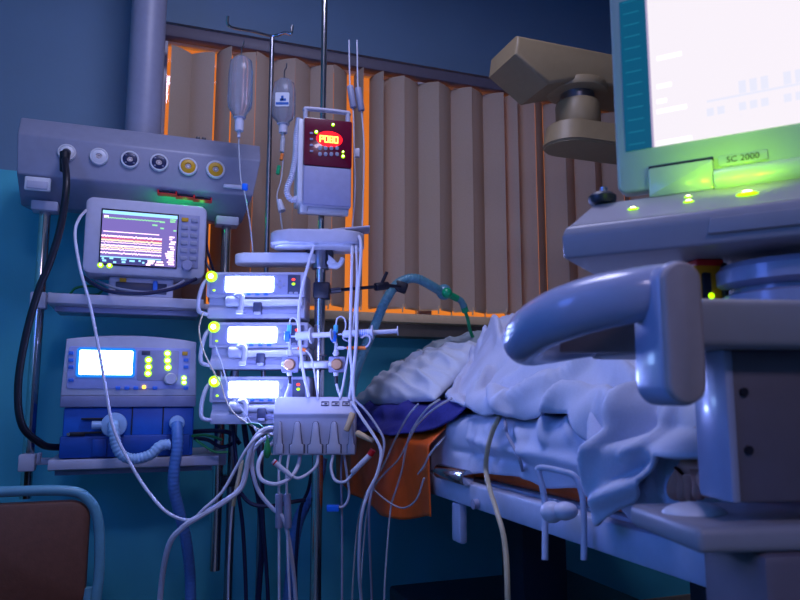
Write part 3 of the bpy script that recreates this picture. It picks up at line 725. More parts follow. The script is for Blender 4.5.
# ================================================================ three syringe pumps
def make_pump():
    fr = Fr(P(256, 284, 2.04), 0)
    t = thing('syringe_pump', 'top syringe pump of the tower of three, right under the slim white arm', 'pump', fr, 'syringe pumps stacked in a tower')
    l = lambda px, py, off=0.0: fr.L(px, py, off)
    x0, z1 = l(207, 272); x1, z0 = l(304.5, 297)
    mb = MB(); mb.prism(rrect(x1 - x0, z1 - z0, .006, 4, (x0 + x1) / 2, (z0 + z1) / 2), 0, .14, M['lilac'], .004); mb.build('housing', t)
    a0, c1 = l(210, 274.5); a1, c0 = l(301, 294.5)
    mb = MB(); mb.prism(rrect(a1 - a0, c1 - c0, .004, 3, (a0 + a1) / 2, (c0 + c1) / 2), -.002, .004, M['panel'], .001)
    e0, g1 = l(288, 275, -.002); e1, g0 = l(300, 294, -.002); mb.box(((e0 + e1) / 2, -.0025, (g0 + g1) / 2), (e1 - e0, .003, g1 - g0), M['panel_dark'], .001); mb.build('front_foil', t)
    y = -.003
    d0, f1 = l(226, 277, y); d1, f0 = l(273, 291.5, y)
    mb = MB(); mb.prism(rrect(d1 - d0, f1 - f0, .003, 3, (d0 + d1) / 2, (f0 + f1) / 2), y - .001, y + .002, M['scr_white']); mb.build('display', t)
    for px in (248.5, 257.5, 266):
        x, z = l(px, 294, y); mb = MB(); mb.box((x, y - .001, z - .001), (.013, .003, .007), M['key_blue'], .0012); mb.build('soft_key', t)
    for px, py in ((276, 285), (280, 281), (280, 287.5), (284, 284.5)):
        x, z = l(px, py, y); mb = MB(); mb.box((x, y - .001, z), (.0085, .003, .0075), M['key'], .001); mb.build('arrow_key', t)
    for px in (290.8, 296):
        x, z = l(px, 293.2, -.004); mb = MB(); mb.prism(rrect(.013, .008, .004, 4, x, z), -.006, -.003, M['key'], .0006); mb.build('start_key', t)
    for px, py, m, r_ in ((293.5, 279.5, 'led_red', .0045), (293.5, 284, 'led_y', .0045), (214, 290.3, 'led_y', .0035)):
        x, z = l(px, py, -.004); mb = MB(); mb.ball((x, -.004, z), r_, M[m], (1.25, .6, .9), 10); mb.build('led', t)
    x, z = l(211.5, 276.5, -.004); mb = MB(); mb.lathe([(.0165, .004), (.0165, -.003), (.011, -.009), (.006, -.010)], (x, -.003, z), (0, 1, 0), M['led_y'], 18); o = mb.build('alarm_lamp', t)
    mb = MB(); mb.ball((x, -.012, z), .0075, M['led_core'], (1, .5, 1)); mb.build('lamp_core', o)
    # syringe cradle below the front
    h0, k1 = l(207, 297.5, .0); h1, k0 = l(304, 318, .0)
    mb = MB(); mb.sweep_x([(.022, k1 + .002), (.022, k1 - .02), (.008, k1 - .034), (.008, k0), (.13, k0), (.13, k1 + .002)], (h0, h1), M['lilac'], .003)
    q0, _ = l(240, 310, .01); q1, zz = l(300, 311.5, .01); mb.box(((q0 + q1) / 2, .010, zz), (q1 - q0, .012, .014), M['panel'], .003); mb.build('cradle', t)
    p0 = fr.L3(236, 303, .008); p1 = fr.L3(303, 302.3, .008); mb = MB(); mb.cyl(p0, p1, .0115, M['white'], seg=16, bev=.003); mb.build('drive_rod', t)
    p0 = fr.L3(226, 301.5, .004); p1 = fr.L3(243, 301.5, .004); mb = MB(); mb.cyl(p0, p1, .0165, M['lilac'], seg=18, bev=.004); mb.build('drive_head', t)
    mb = MB(); cxx, czz = l(238.5, 302, -.012)
    mb.tube([V((cxx - .012, .002, czz + .018)), V((cxx, -.012, czz + .021)), V((cxx + .010, -.016, czz + .014)), V((cxx + .010, -.018, czz - .012)), V((cxx + .006, -.016, czz - .028))], .008, M['lilac'], 10); mb.box((cxx + .005, -.018, czz - .030), (.02, .014, .012), M['white'], .003); mb.build('syringe_clamp', t)
    x, z = l(258, 308.5, .004); mb = MB(); mb.box((x, .002, z), (.026, .02, .036), M['panel_dark'], .004); mb.box((x, -.008, z - .015), (.02, .008, .008), M['lilac'], .002); mb.build('barrel_holder', t)
    pts = [fr.L3(209, 278, .03), fr.L3(203, 285, .015), fr.L3(199, 298, .005), fr.L3(198.5, 310, .0), fr.L3(203, 313.5, .0), fr.L3(211, 314.5, .02), fr.L3(216, 314.5, .03)]
    mb = MB(); mb.tube(pts, .0062, M['lilac'], 10); mb.build('carry_handle', t)
    mb = MB(); mb.box((fr.to(pB).x, .17, (z0 + z1) / 2 - .02), (.06, .06, .05), M['dark'], .004); mb.build('pole_clamp', t)
    return t, fr
pump, pfr = make_pump()
for (px, py, lab) in ((259, 334.5, 'middle syringe pump of the tower of three, behind the left small syringe'), (260, 389, 'bottom syringe pump of the tower of three, beside the pale lead box')):
    c = copy_tree(pump); c.location = P(px, py, 2.04); c['label'] = lab

# ================================================================ pressure manifold with two syringes
gf = Fr(P(314, 364, 2.02), 0)
g = thing('transducer_holder', 'steel bar with two brown pressure transducer discs clamped to the thick stand', 'holder', gf)
x0, z0 = gf.L(296, 369); x1, z1 = gf.L(341, 360.5)
mb = MB(); mb.box(((x0 + x1) / 2, 0, (z0 + z1) / 2), (x1 - x0, .016, z1 - z0), M['steel'], .003); mb.box((gf.to(pA).x, .045, (z0 + z1) / 2), (.05, .07, .024), M['dark'], .004)
for px in (307, 323): x, z = gf.L(px, 357, .01); mb.cyl((x, .005, z1 - .001), (x, .005, z + .004), .003, M['dark'], seg=8); mb.box((x, .005, z + .004), (.022, .008, .005), M['dark'], .001)
mb.build('bar', g)
for px in (290, 337):
    x, z = gf.L(px, 364.5, -.012)
    mb = MB(); mb.box((x, -.004, z), (.048, .02, .046), M['panel'], .004); o = mb.build('transducer_mount', g)
    mb = MB(); mb.lathe([(.0165, -.012), (.0165, -.024), (.013, -.029), (.0001, -.029)], (x, 0, z), (0, 1, 0), M['brass'], 22); mb.ball((x - .017, -.018, z + .001), .008, M['white']); mb.build('transducer_disc', o)
def stack(px, name_lab):
    fr = Fr(P(px, 364, 1.995), 0)
    t = thing('stopcock_stack', name_lab, 'stopcock', fr, 'stopcock stacks over the brown discs')
    l3 = lambda a, b, off=0.0: fr.L3(a, b, off)
    mb = MB(); mb.cyl(l3(px, 356), l3(px, 350), .007, M['cable_white'], seg=12); mb.cyl(l3(px, 350), l3(px, 343), .005, M['clear'], seg=10); mb.cyl(l3(px, 354.5), l3(px, 352.5), .0095, M['cable_white'], seg=12); mb.cyl(l3(px - 1, 343), l3(px - 1, 339), .0065, M['cable_white'], seg=10); mb.build('luer_column', t)
    mb = MB(); mb.ball(l3(px - 2, 336.5, -.004), .0085, M['blue_tap'], (1.1, .8, 1)); mb.box(l3(px - 2.5, 336.5, -.010), (.014, .006, .03), M['blue_tap'], .002); mb.build('tap', t)
    mb = MB(); mb.cyl(l3(px - .5, 333), l3(px, 325), .0065, M['cyan_tap'], seg=10); mb.build('cyan_fitting', t)
    mb = MB(); mb.tube([l3(px, 326), l3(px + .5, 320.5), l3(px + 3, 317.8), l3(px + 7, 320), l3(px + 8.5, 328), l3(px + 9, 340), l3(px + 9.5, 352)] if px < 300 else [l3(px, 326), l3(px + 1, 319), l3(px + 5, 316.5), l3(px + 9, 320), l3(px + 9.5, 328), l3(px + 7, 338), l3(px + 14, 342)], .0022, M['cable_white'], 6); mb.build('loop_line', t)
    mb = MB(); mb.cyl(l3(px, 372.5), l3(px, 376), .007, M['cable_white'], seg=10); mb.cyl(l3(px, 376), l3(px + .4, 384), .0048, M['black'], seg=10); mb.build('drain_nipple', t)
    return fr, t
s1, t1 = stack(289.5, 'left stopcock stack with a blue tap over the left brown disc')
s2, t2 = stack(336, 'right stopcock stack with a blue tap over the right brown disc')
def syringe(p0, p1, p2, r, lab, group):
    p0, p1, p2 = P(*p0), P(*p1), P(*p2); d = (p1 - p0).normalized()
    fr = Fr(p0, 0); t = thing('syringe', lab, 'syringe', fr, group)
    q1 = p1 - p0; q2 = p2 - p0
    mb = MB(); mb.lathe([(r * .2, 0), (r * .25, .012), (r * .95, .016), (r, .02), (r, q1.length)], (0, 0, 0), d, M['barrel'], 16); mb.build('barrel', t)
    mb = MB(); mb.lathe([(r * 1.7, q1.length - .002), (r * 1.9, q1.length), (r * 1.9, q1.length + .003), (r, q1.length + .004)], (0, 0, 0), d, M['cable_white'], 16); mb.build('flange', t)
    mb = MB(); mb.lathe([(r * .85, .03), (r * .85, .045), (r * .6, .046), (r * .6, q2.length - .003), (r * 1.3, q2.length - .003), (r * 1.3, q2.length)], (0, 0, 0), d, M['cable_white'], 14); mb.build('plunger', t)
    mb = MB()
    for k in range(7): mb.lathe([(r * 1.01, .05 + k * .005), (r * 1.015, .0505 + k * .005), (r * 1.015, .0515 + k * .005), (r * 1.01, .052 + k * .005)], (0, 0, 0), d, M['blue_tap'], 14, caps=False)
    if q1.length > .09: mb.build('scale_marks', t)
    else: mb.v.clear()
    return t
syringe((291, 336.5, 1.985), (311, 335.5, 1.975), (331.5, 332.5, 1.96), .0125, 'small syringe on the left stopcock, crossing in front of the thick stand', 'syringes on the stopcocks')
syringe((338, 334.5, 1.985), (372, 332.5, 1.98), (398, 330.5, 1.97), .0108, 'long slim syringe pointing right from the right stopcock', 'syringes on the stopcocks')
c = cable('pressure_line', 'white line with an orange fitting leaving the left stopcock and dropping to the lead box', 'tube', [(292, 349, 1.985), (298, 348, 1.98), (305, 350, 1.975), (311, 357, 1.97), (314, 370, 1.96), (316, 384, 1.95), (318, 399, 1.95)], .0028, M['cable_white'], seg=6)
sub_at(c, MB().cyl(P(298, 348, 1.98), P(306, 350.5, 1.975), .005, M['orange_tap'], seg=10), 'orange_fitting')
c = cable('pressure_line', 'looped line with a long orange fitting right of the right stopcock', 'tube', [(337, 348, 1.985), (345, 348, 1.985), (356, 348, 1.98), (364, 348, 1.975), (369, 344, 1.97), (370, 338, 1.97), (366, 335.5, 1.97), (361, 338, 1.97)], .0028, M['cable_white'], seg=6)
sub_at(c, MB().cyl(P(347, 348, 1.984), P(366, 348, 1.975), .0052, M['orange_tap'], seg=10), 'orange_fitting')
sub_at(c, MB().cyl(P(338, 348, 1.985), P(344, 348, 1.985), .005, M['cable_white'], seg=10), 'luer_lock')

# ================================================================ the pale lead box
ef = Fr(P(315, 428, 1.93), R(2))
eb = thing('lead_box', 'pale five bay connector box hanging on the thick stand beside the orange drape', 'connector box', ef)
x0, zt_ = ef.L(274, 397); x1, zb2 = ef.L(355.5, 455); _, zm2 = ef.L(315, 413)
ww = x1 - x0; cc = (x0 + x1) / 2; zm3 = ef.L(315, 418)[1]
mb = MB(); mb.sweep_x([(0, zb2), (0, zm3), (-.006, zm2 - .002), (.03, zt_), (.10, zt_), (.10, zb2)], (x0, x1), M['lilac'], .003); mb.box((ef.to(pA).x, .13, 0), (.06, .08, .05), M['dark'], .004); mb.build('housing', eb)
for i, px in enumerate((279, 296.5, 315, 333.5, 351)):
    x, zb3 = ef.L(px, 454, -.008); _, zn = ef.L(px, 445, -.008); _, zq = ef.L(px, 424, -.008)
    k = .55 if i in (0, 4) else 1
    hw = .0185 * k
    prf = [(x - hw, zb3), (x + hw, zb3), (x + hw, zn), (x + hw * .72, zn + .002), (x + hw * .55, zn + .028), (x + hw * .4, zq), (x + hw * .2, zq + .006), (x - hw * .2, zq + .006), (x - hw * .4, zq), (x - hw * .55, zn + .028), (x - hw * .72, zn + .002), (x - hw, zn)]
    mb = MB(); mb.prism([(a + (a - x) * .16, b + .001) for a, b in prf], -.0015, .006, M['panel_dark'])
    mb.prism(prf, -.011, .004, M['lilac'], .003); mb.build('plug', eb)
for px in (325, 335.5, 346):
    x, z = ef.L(px, 403.5, .012); mb = MB()
    rot = Matrix.Rotation(-math.atan2(.036, zt_ - zm2), 3, 'X')
    for a in ((0, .006, .02, .0014), (0, -.006, .02, .0014), (-.01, 0, .0014, .012), (.01, 0, .0014, .012), (.002, 0, .008, .003)):
        mb.box(V((x, -.006 + (z - zm2) / (zt_ - zm2) * .036 - .002, z)) + rot @ V((a[0], 0, a[1])), (a[2], .003, a[3]), M['panel_dark'], rot=rot)
    mb.build('symbol', eb)
# ================================================================ cables and lines
def ol(i): x, z = outlet_pos[i]; return bf.W(x, -.012, z)
pg = MB(); x, z = outlet_pos[0]
c = cable('power_cable', 'thick dark cable hanging from the leftmost round outlet down past the left rail', 'cable',
          [bf.W(x, -.02, z - .004), bf.W(x, -.05, z - .03), P(66.5, 185, 1.98), P(61, 225, 1.985), P(50, 262, 1.99), P(38, 292, 1.99), P(25, 340, 1.99), P(18, 388, 1.99), P(22, 425, 2.0), P(40, 443, 2.05), P(52, 447, 2.10), P(70, 447, 2.2)], .0105, M['black'], seg=10)
sub_at(c, MB().cyl(bf.W(x, -.012, z - .002), bf.W(x, -.052, z - .022), .013, M['black'], seg=14, bev=.002).cyl(bf.W(x, -.05, z - .016), bf.W(x + .001, -.056, z - .075), .0155, M['black'], r2=.012, seg=12), 'plug')
cable('signal_cable', 'long thin white cable draped from the patient monitor over the ventilator screen', 'cable',
      [mf.W(xa + .004, .03, .08), P(79, 219, 1.99), P(75, 235, 1.96), P(80, 268, 1.93), P(90, 305, 1.92), P(98, 345, 1.91), P(106, 390, 1.91), P(114, 430, 1.905), P(134, 470, 1.90), P(150, 494, 1.89), P(168, 513, 1.87), P(190, 520, 1.86), P(205, 508, 1.86), P(222, 492, 1.87), P(235, 470, 1.88), P(246, 450, 1.88), P(258, 436, 1.90), P(272, 431, 1.95)], .0042, M['cable_white'])
def cab_group(items, name, cat, m, r):
    for lab, pts, *k in items:
        cable(name, lab, cat, pts, k[0] if k else r, M[k[1]] if len(k) > 1 else M[m], group={'patient_lead': 'pale leads around the lead box', 'power_cable': 'dark cables around the pump tower', 'drain_line': 'clear lines over the orange drape', 'monitor_cable': 'cables under the patient monitor'}[name])
cab_group([
    ('dark blue cable sagging in a loop under the patient monitor from its left corner', [(84, 277, 2.14), (92, 283, 2.05), (108, 291, 2.03), (128, 293.5, 2.03), (150, 293, 2.04), (175, 288, 2.08), (196, 279, 2.16)], .006),
    ('pale cable sagging just above the dark one under the patient monitor', [(95, 280, 2.16), (112, 287, 2.10), (132, 291, 2.08), (152, 292, 2.08), (172, 287, 2.1), (184, 281, 2.17)], .004, 'cable_grey'),
    ('teal cable coiled on the left end of the upper shelf', [(70, 294, 2.20), (76, 288, 2.2), (90, 286, 2.22), (102, 289, 2.24), (98, 294, 2.24), (84, 295, 2.22)], .004, 'cable_green'),
], 'monitor_cable', 'cable', 'cable_dark', .005)
cab_group([
    ('thin dark cable dropping from the beam behind the right edge of the monitor', [(203, 207, 2.26), (206, 232, 2.24), (208, 252, 2.24), (214, 272, 2.26)], .004, 'cable_dark'),
    ('second thin dark cable, ending at the green lamp of the top pump', [(198, 210, 2.3), (200, 240, 2.28), (206, 262, 2.2), (212, 273, 2.19)], .004, 'cable_dark'),
    ('dark cable crossing the gap to the right of the ventilator, topmost', [(192, 432, 2.25), (205, 431, 2.24), (220, 431, 2.24), (232, 434, 2.25), (240, 444, 2.26)], .007),
    ('dark cable crossing the gap to the right of the ventilator, lower', [(194, 438, 2.2), (208, 440, 2.2), (222, 447, 2.22), (238, 441, 2.25)], .006),
    ('green cable lying on the right end of the lower shelf', [(192, 436, 2.18), (204, 435, 2.17), (214, 437, 2.17), (222, 440, 2.17)], .004, 'cable_green'),
    ('green cable trailing over the edge of the lower shelf', [(196, 440, 2.16), (206, 447, 2.15), (216, 452, 2.15), (228, 452, 2.16)], .004, 'cable_green'),
    ('dark cable hanging straight under the pump tower, leftmost', [(232, 400, 2.2), (233, 425, 2.2), (236, 460, 2.2), (238, 490, 2.2), (243, 530, 2.2), (246, 600, 2.2)], .006),
    ('dark cable hanging under the pump tower, second from the left', [(243, 410, 2.22), (246, 440, 2.22), (252, 470, 2.22), (259, 500, 2.22), (262, 540, 2.22), (258, 605, 2.22)], .009),
    ('dark cable hanging under the pump tower, slanting to the right', [(240, 405, 2.18), (256, 440, 2.16), (262, 480, 2.16), (263, 520, 2.16), (268, 600, 2.16)], .006),
    ('dark cable swinging across the foot of the pump tower', [(236, 486, 2.1), (250, 503, 2.1), (270, 506, 2.1), (292, 502, 2.1), (305, 500, 2.12)], .006),
    ('dark cable running from the lead box down to the left behind the blue hose', [(312, 470, 2.15), (308, 490, 2.15), (300, 512, 2.15), (296, 560, 2.15), (296, 610, 2.15)], .005),
], 'power_cable', 'cable', 'cable_dark', .006)
cab_group([
    ('thick white lead from the left side of the lead box curving down left', [(275, 428, 1.95), (264, 430, 1.92), (254, 440, 1.91), (249, 456, 1.91), (246, 472, 1.91), (240, 489, 1.9), (222, 503, 1.88), (200, 516, 1.86), (182, 528, 1.86), (168, 548, 1.88), (160, 600, 1.95)], .0075),
    ('white lead in a big loop left under the lead box', [(300, 455, 1.95), (298, 466, 1.93), (290, 478, 1.9), (276, 484, 1.89), (262, 480, 1.89), (258, 468, 1.9), (262, 455, 1.92), (275, 440, 1.97)], .0055),
    ('white lead falling from the left side of the lead box past the loop', [(273, 433, 1.97), (256, 446, 1.93), (252, 465, 1.92), (258, 490, 1.92), (272, 508, 1.92), (284, 520, 1.92), (292, 560, 1.95), (296, 610, 2.0)], .0055),
    ('white lead under the first bay of the lead box ending in a long grey plug', [(281, 455, 1.93), (279, 470, 1.92), (279, 500, 1.92), (279, 560, 1.93), (279, 612, 1.95)], .0035),
    ('white lead under the second bay of the lead box ending in a long grey plug', [(289, 455, 1.93), (286.5, 475, 1.92), (287, 500, 1.92), (288, 560, 1.93), (290, 612, 1.95)], .0035),
    ('white lead sagging from the middle bay of the lead box to the left clip', [(318, 455, 1.93), (316, 466, 1.92), (306, 475, 1.91), (296, 478, 1.9), (286, 470, 1.9)], .004),
    ('white lead sagging from the fourth bay of the lead box to the right clip', [(333, 455, 1.93), (331, 468, 1.92), (335, 480, 1.91), (344, 482, 1.9), (350, 477, 1.9), (356, 470, 1.89)], .004),
    ('thin white lead falling straight behind the right clip to the blue plug', [(344, 455, 1.96), (347, 475, 1.97), (349, 495, 1.97), (344, 506, 1.97), (336, 507, 1.97)], .0035),
    ('thin pale lead behind the thick stand, ending at the blue plug', [(342, 455, 2.0), (341, 475, 2.0), (342, 520, 2.0), (342, 600, 2.0)], .003, 'cable_grey'),
    ('white line running from the tray down to the lead box left of the thick stand', [(314, 246, 1.99), (309, 262, 1.985), (303, 285, 1.98), (299, 310, 1.975), (300, 340, 1.975), (303, 370, 1.965), (309, 397, 1.945)], .0045),
    ('white line from the right end of the tray, left one of the pair', [(352, 246, 2.02), (352, 260, 1.99), (351, 300, 1.98), (350, 345, 1.97), (352, 375, 1.97), (349, 400, 1.95)], .0042),
    ('white line from the right end of the tray, right one of the pair', [(359, 236, 2.02), (361, 244, 1.99), (360.5, 262, 1.98), (357.5, 300, 1.97), (356, 345, 1.965), (353, 380, 1.96), (354, 405, 1.945)], .0048),
    ('white line between the pair, crossing it under the tray', [(356, 246, 2.01), (357, 280, 1.99), (354, 320, 1.985), (349, 350, 1.98), (344, 380, 1.975), (340, 399, 1.955)], .0034),
    ('white line from the left brown disc into the top of the lead box', [(290, 384, 1.99), (288, 390, 1.985), (285, 398, 1.965)], .004),
    ('white line from the right brown disc into the top of the lead box', [(336.5, 384, 1.99), (338, 390, 1.985), (341, 398, 1.965)], .004),
    ('white lead from the right edge of the lead box over the orange drape', [(352, 402, 1.94), (362, 418, 1.9), (374, 436, 1.85), (381, 452, 1.83), (377, 474, 1.82), (368, 493, 1.82), (361, 520, 1.82), (359, 570, 1.86), (362, 615, 1.95)], .0042),
    ('grey lead beside it from the lead box over the orange drape', [(355, 400, 1.95), (366, 411, 1.9), (378, 428, 1.86), (384, 442, 1.84), (381, 462, 1.825), (372, 490, 1.82), (369, 520, 1.83), (372, 610, 1.95)], .0034, 'cable_grey'),
], 'patient_lead', 'cable', 'cable_white', .004)
def lead(n): return [o for o in C.objects if o.get('label', '').startswith(n)][0]
o = lead('white lead under the first bay'); sub_at(o, MB().cyl(P(279, 494, 1.92), P(279, 528, 1.922), .010, M['cable_grey'], seg=12, bev=.002), 'plug')
o = lead('white lead under the second bay'); sub_at(o, MB().cyl(P(287, 494, 1.92), P(288, 528, 1.922), .010, M['cable_grey'], seg=12, bev=.002), 'plug')
o = lead('white lead sagging from the middle'); sub_at(o, MB().cyl(P(273, 461, 1.895), P(292, 477, 1.895), .0075, M['cable_white'], r2=.005, seg=12), 'clip'); sub_at(o, MB().cyl(P(274.5, 462.3, 1.895), P(275.6, 463.2, 1.895), .0079, M['red'], seg=12), 'red_ring')
o = lead('white lead sagging from the fourth'); sub_at(o, MB().cyl(P(352, 473, 1.89), P(370, 455, 1.88), .0075, M['cable_white'], seg=12, bev=.002), 'clip'); sub_at(o, MB().cyl(P(370, 455, 1.88), P(373, 450, 1.878), .0085, M['red'], seg=12), 'red_end')
o = lead('thin white lead falling'); sub_at(o, MB().box(P(333, 508, 1.97), (.034, .018, .018), M['blue_tap'], .003), 'blue_plug')
c = cable('patient_lead', 'thin green lead with a green bulb at the left side of the lead box', 'cable', [(246, 424, 1.97), (258, 424, 1.95), (265, 430, 1.93), (268, 441, 1.92)], .0022, M['cable_green'])
sub_at(c, MB().lathe([(.002, 0), (.006, .012), (.010, .028), (.010, .042), (.005, .052), (.001, .054)], P(267.6, 438, 1.92), (0, 0, -1), M['cable_green'], 14), 'bulb')
c = cable('tan_line', 'thin line with a tan sleeve hanging left under the bottom pump', 'tube', [(241, 458, 1.95), (240, 470, 1.94), (236, 490, 1.93), (232, 510, 1.93), (229, 560, 1.95), (228, 610, 1.98)], .003, M['cable_white'])
sub_at(c, MB().tube([P(242, 460, 1.948), P(239.5, 474, 1.937), P(236, 491, 1.93), P(233, 506, 1.93)], .0055, M['tan_tube'], 8), 'tan_sleeve')
cable('drain_line', 'thin yellow green line looping down the left side of the pump tower', 'tube', [(203, 312, 2.02), (199, 330, 2.015), (204, 352, 2.0), (214, 372, 1.99), (221, 384, 1.985), (226, 400, 1.98), (236, 415, 1.98), (256, 428, 1.965), (274, 436, 1.955)], .0022, M['tan_tube'], seg=6)
cable('drain_line', 'thin clear line crossing from the middle pump to the lead box', 'tube', [(215, 345, 1.99), (222, 365, 1.985), (230, 392, 1.975), (244, 412, 1.97), (262, 440, 1.95), (272, 455, 1.94)], .0022, M['clear'], seg=6)
tag(MB().cyl(P(346, 431, 1.90), P(353, 413, 1.91), .0075, M['tan'], r2=.009, seg=10, bev=.002).build('tube_clip'), 'tan clip stuck on the front right corner of the lead box', 'clip')
tag(MB().cyl(P(357, 433, 1.90), P(373, 441, 1.87), .009, M['tan'], r2=.006, seg=10, bev=.002).build('tube_clip'), 'tan clip lying on the cloth edge right of the lead box', 'clip')

# extra stand and blue hose glimpsed behind the lead box
pD = P(232, 460, 2.36); pD.z = 0
stD = thing('equipment_stand', 'dark steel stand with a black clamp standing behind the bottom syringe pump', 'stand', Fr(pD, 0))
mb = MB(); mb.cyl((0, 0, .1), (0, 0, 1.3), .014, M['steel'], seg=14); mb.build('pole', stD)
mb = MB(); zz = P(228, 480, 2.36).z; mb.box((0, -.01, zz), (.06, .05, .035), M['black'], .004); mb.cyl((-.05, -.02, zz), (.02, -.02, zz), .009, M['black'], seg=10); mb.build('clamp', stD)
mb = MB(); mb.cyl((0, 0, 0), (0, 0, .1), .08, M['steel'], r2=.03, seg=28); mb.build('weighted_foot', stD)
mb = MB(); mb.hose([P(322, 458, 2.3), P(318, 480, 2.3), P(308, 500, 2.28), P(296, 530, 2.26), P(288, 600, 2.26), V((-.37, 2.26, .2)), V((-.40, 2.2, .03))], .018, M['hose_blue'], .012, amp=.05); tag(mb.build('suction_hose'), 'blue hose slanting behind the leads under the lead box', 'hose')

# holder rod and breathing hose over the patient
hr = Fr(P(352, 288, 2.10), 0)
h = thing('hose_holder', 'black jointed rod reaching from the thick stand to hold the breathing hose', 'holder', hr)
l3 = lambda a, b, Y: P(a, b, Y) - hr.o
mb = MB(); mb.cyl(l3(322, 291.5, 2.10), l3(384, 286, 2.2), .0055, M['black'], seg=10); mb.cyl(l3(330, 291, 2.11), l3(340, 290, 2.125), .009, M['steel'], seg=10); mb.build('rod', h)
mb = MB(); mb.cyl(l3(375, 287, 2.185), l3(388, 285.5, 2.21), .013, M['black'], seg=14, bev=.003); mb.cyl(l3(381, 285, 2.195), l3(387, 272, 2.195), .0055, M['black'], seg=10); mb.build('joint_knob', h)
mb = MB(); mb.cyl(l3(388, 285.5, 2.21), l3(400, 287, 2.24), .006, M['black'], seg=10); mb.box(l3(401, 287, 2.26), (.042, .03, .035), M['black'], .006, rot=Matrix.Rotation(R(20), 3, 'Y')); mb.build('hose_clip', h)
mb = MB(); mb.box(l3(322, 291, 2.10), (.05, .05, .05), M['dark'], .006); mb.build('pole_clamp', h)
mb = MB(); mb.hose([P(346, 420, 2.2), P(352, 385, 2.22), (P(362, 355, 2.24)), P(374, 328, 2.25), P(384, 304, 2.255), P(395, 286, 2.26), P(407, 279, 2.27), P(418, 279, 2.28), P(430, 285, 2.3), P(440, 291, 2.33)], .0155, M['hose'], .010, amp=.05)
tag(mb.build('breathing_tube'), 'translucent teal breathing hose arching over the bed held by the black rod', 'hose')
cn = Fr(P(444, 292, 2.34), 0)
t = thing('breathing_connector', 'green swivel connector at the end of the teal breathing hose above the patient', 'connector', cn)
l3 = lambda a, b, Y: P(a, b, Y) - cn.o
mb = MB(); mb.ball((0, 0, 0), .027, M['hose'], (1, .9, 1)); mb.build('filter_housing', t)
mb = MB(); mb.ball(l3(447, 293, 2.315), .018, M['green_part'], (1, .8, 1)); mb.cyl(l3(446, 293, 2.33), l3(457, 298.5, 2.36), .012, M['green_part'], seg=12); mb.build('swivel', t)
mb = MB(); mb.tube([l3(456, 298, 2.36), l3(461, 301, 2.37), l3(464, 307, 2.38)], .011, M['hose'], 10); mb.cyl(l3(463, 304, 2.38), l3(465.5, 312, 2.39), .012, M['green_part'], seg=12); mb.build('elbow', t)
mb = MB(); mb.tube([l3(465, 311, 2.39), l3(468, 320, 2.405), l3(470, 330, 2.43), l3(474, 340, 2.47)], .006, M['green_part'], 8); mb.build('tube_end', t)

# ================================================================ the bed
BF = Fr((-.166, 2.65, 0), WALL_RZ)
BL, BW = 1.85, .9
bed = thing('hospital_bed', 'pale metal hospital bed standing head to the wall under the window', 'bed', BF)
MZ0, MZ1 = .80, .94
mb = MB()
mb.box((-.022, -(.35 + BL) / 2, .772), (.035, BL - .35, .052), M['bed_metal'], .006); mb.box((BW + .022, -BL / 2, .762), (.035, BL, .052), M['bed_metal'], .006)
for s_ in (.06, BL - .05): mb.box((BW / 2, -s_, .765), (BW + .06, .04, .05), M['bed_metal'], .005)
mb.box((BW / 2, -BL / 2, .793), (BW - .03, BL - .04, .010), M['bed_metal'], .002); mb.build('bed_frame', bed)
mb = MB(); mb.cyl((-.046, -.90, .812), (-.046, -1.06, .812), .018, M['chrome'], seg=18, bev=.003); mb.build('side_bar', bed)
mb = MB(); mb.prism(rrect(BW, .22, .06, 6, BW / 2, .84), .02, .05, M['bed_metal'], .006); mb.build('headboard', bed)
mb = MB(); mb.prism(rrect(BW - .12, .22, .05, 6, BW / 2 + .03, .86), -BL - .045, -BL - .018, M['bed_metal'], .006); mb.build('footboard', bed)
mb = MB(); mb.box((BW / 2, -BL / 2, .30), (BW - .18, BL - .25, .08), M['bed_dark'], .01); mb.build('undercarriage', bed)
for s_ in (.5, 1.35):
    mb = MB(); mb.box((BW / 2, -s_, .54), (.16, .14, .46), M['bed_dark'], .008); mb.build('lift_column', bed)
for a in (.12, BW - .12):
    for s_ in (.2, BL - .2):
        mb = MB(); mb.cyl((a, -s_, .27), (a, -s_, .13), .022, M['steel'], seg=12); mb.cyl((a - .022, -s_, .075), (a + .022, -s_, .075), .075, M['black'], seg=20, bev=.006); mb.build('castor', bed)
x, y = -.045, -.97
mb = MB(); mb.cyl((-.04, -1.10, .76), (-.052, -1.10, .76), .011, M['cable_grey'], seg=12); mb.build('bolt', bed)
for s_ in (.98, 1.02):
    pass
mb = MB(); mb.box((-.03, -.98, .70), (.02, .05, .09), M['bed_metal'], .006); mb.build('bracket', bed)
bl = lambda px, py, Y: BF.to(P(px, py, Y))
lp = [BF.to(P(px, py, Y)) for px, py, Y in ((545, 560, 1.22), (545, 512, 1.24), (543, 490, 1.245), (538.5, 472, 1.25), (538.5, 468.5, 1.25), (546, 468, 1.238), (562, 471.5, 1.215), (572, 474.5, 1.20), (578, 482, 1.195), (583, 500, 1.19), (584, 530, 1.185), (584, 560, 1.18))]
mb = MB(); mb.tube(lp, .0055, M['bed_metal'], 10); mb.build('side_loop', bed)
mb = MB(); q = bl(552, 512, 1.21); mb.ball(q, .02, M['cable_white'], (1, 1, .9)); q = bl(565, 511, 1.2); mb.ball(q, .019, M['cable_white'], (1.2, 1, .8)); mb.build('rail_knob', bed)
mt = MB(); mt.box((BW / 2, -BL / 2, (MZ0 + MZ1) / 2), (BW - .01, BL - .02, MZ1 - MZ0), M['orange_cloth'], .03, 3)
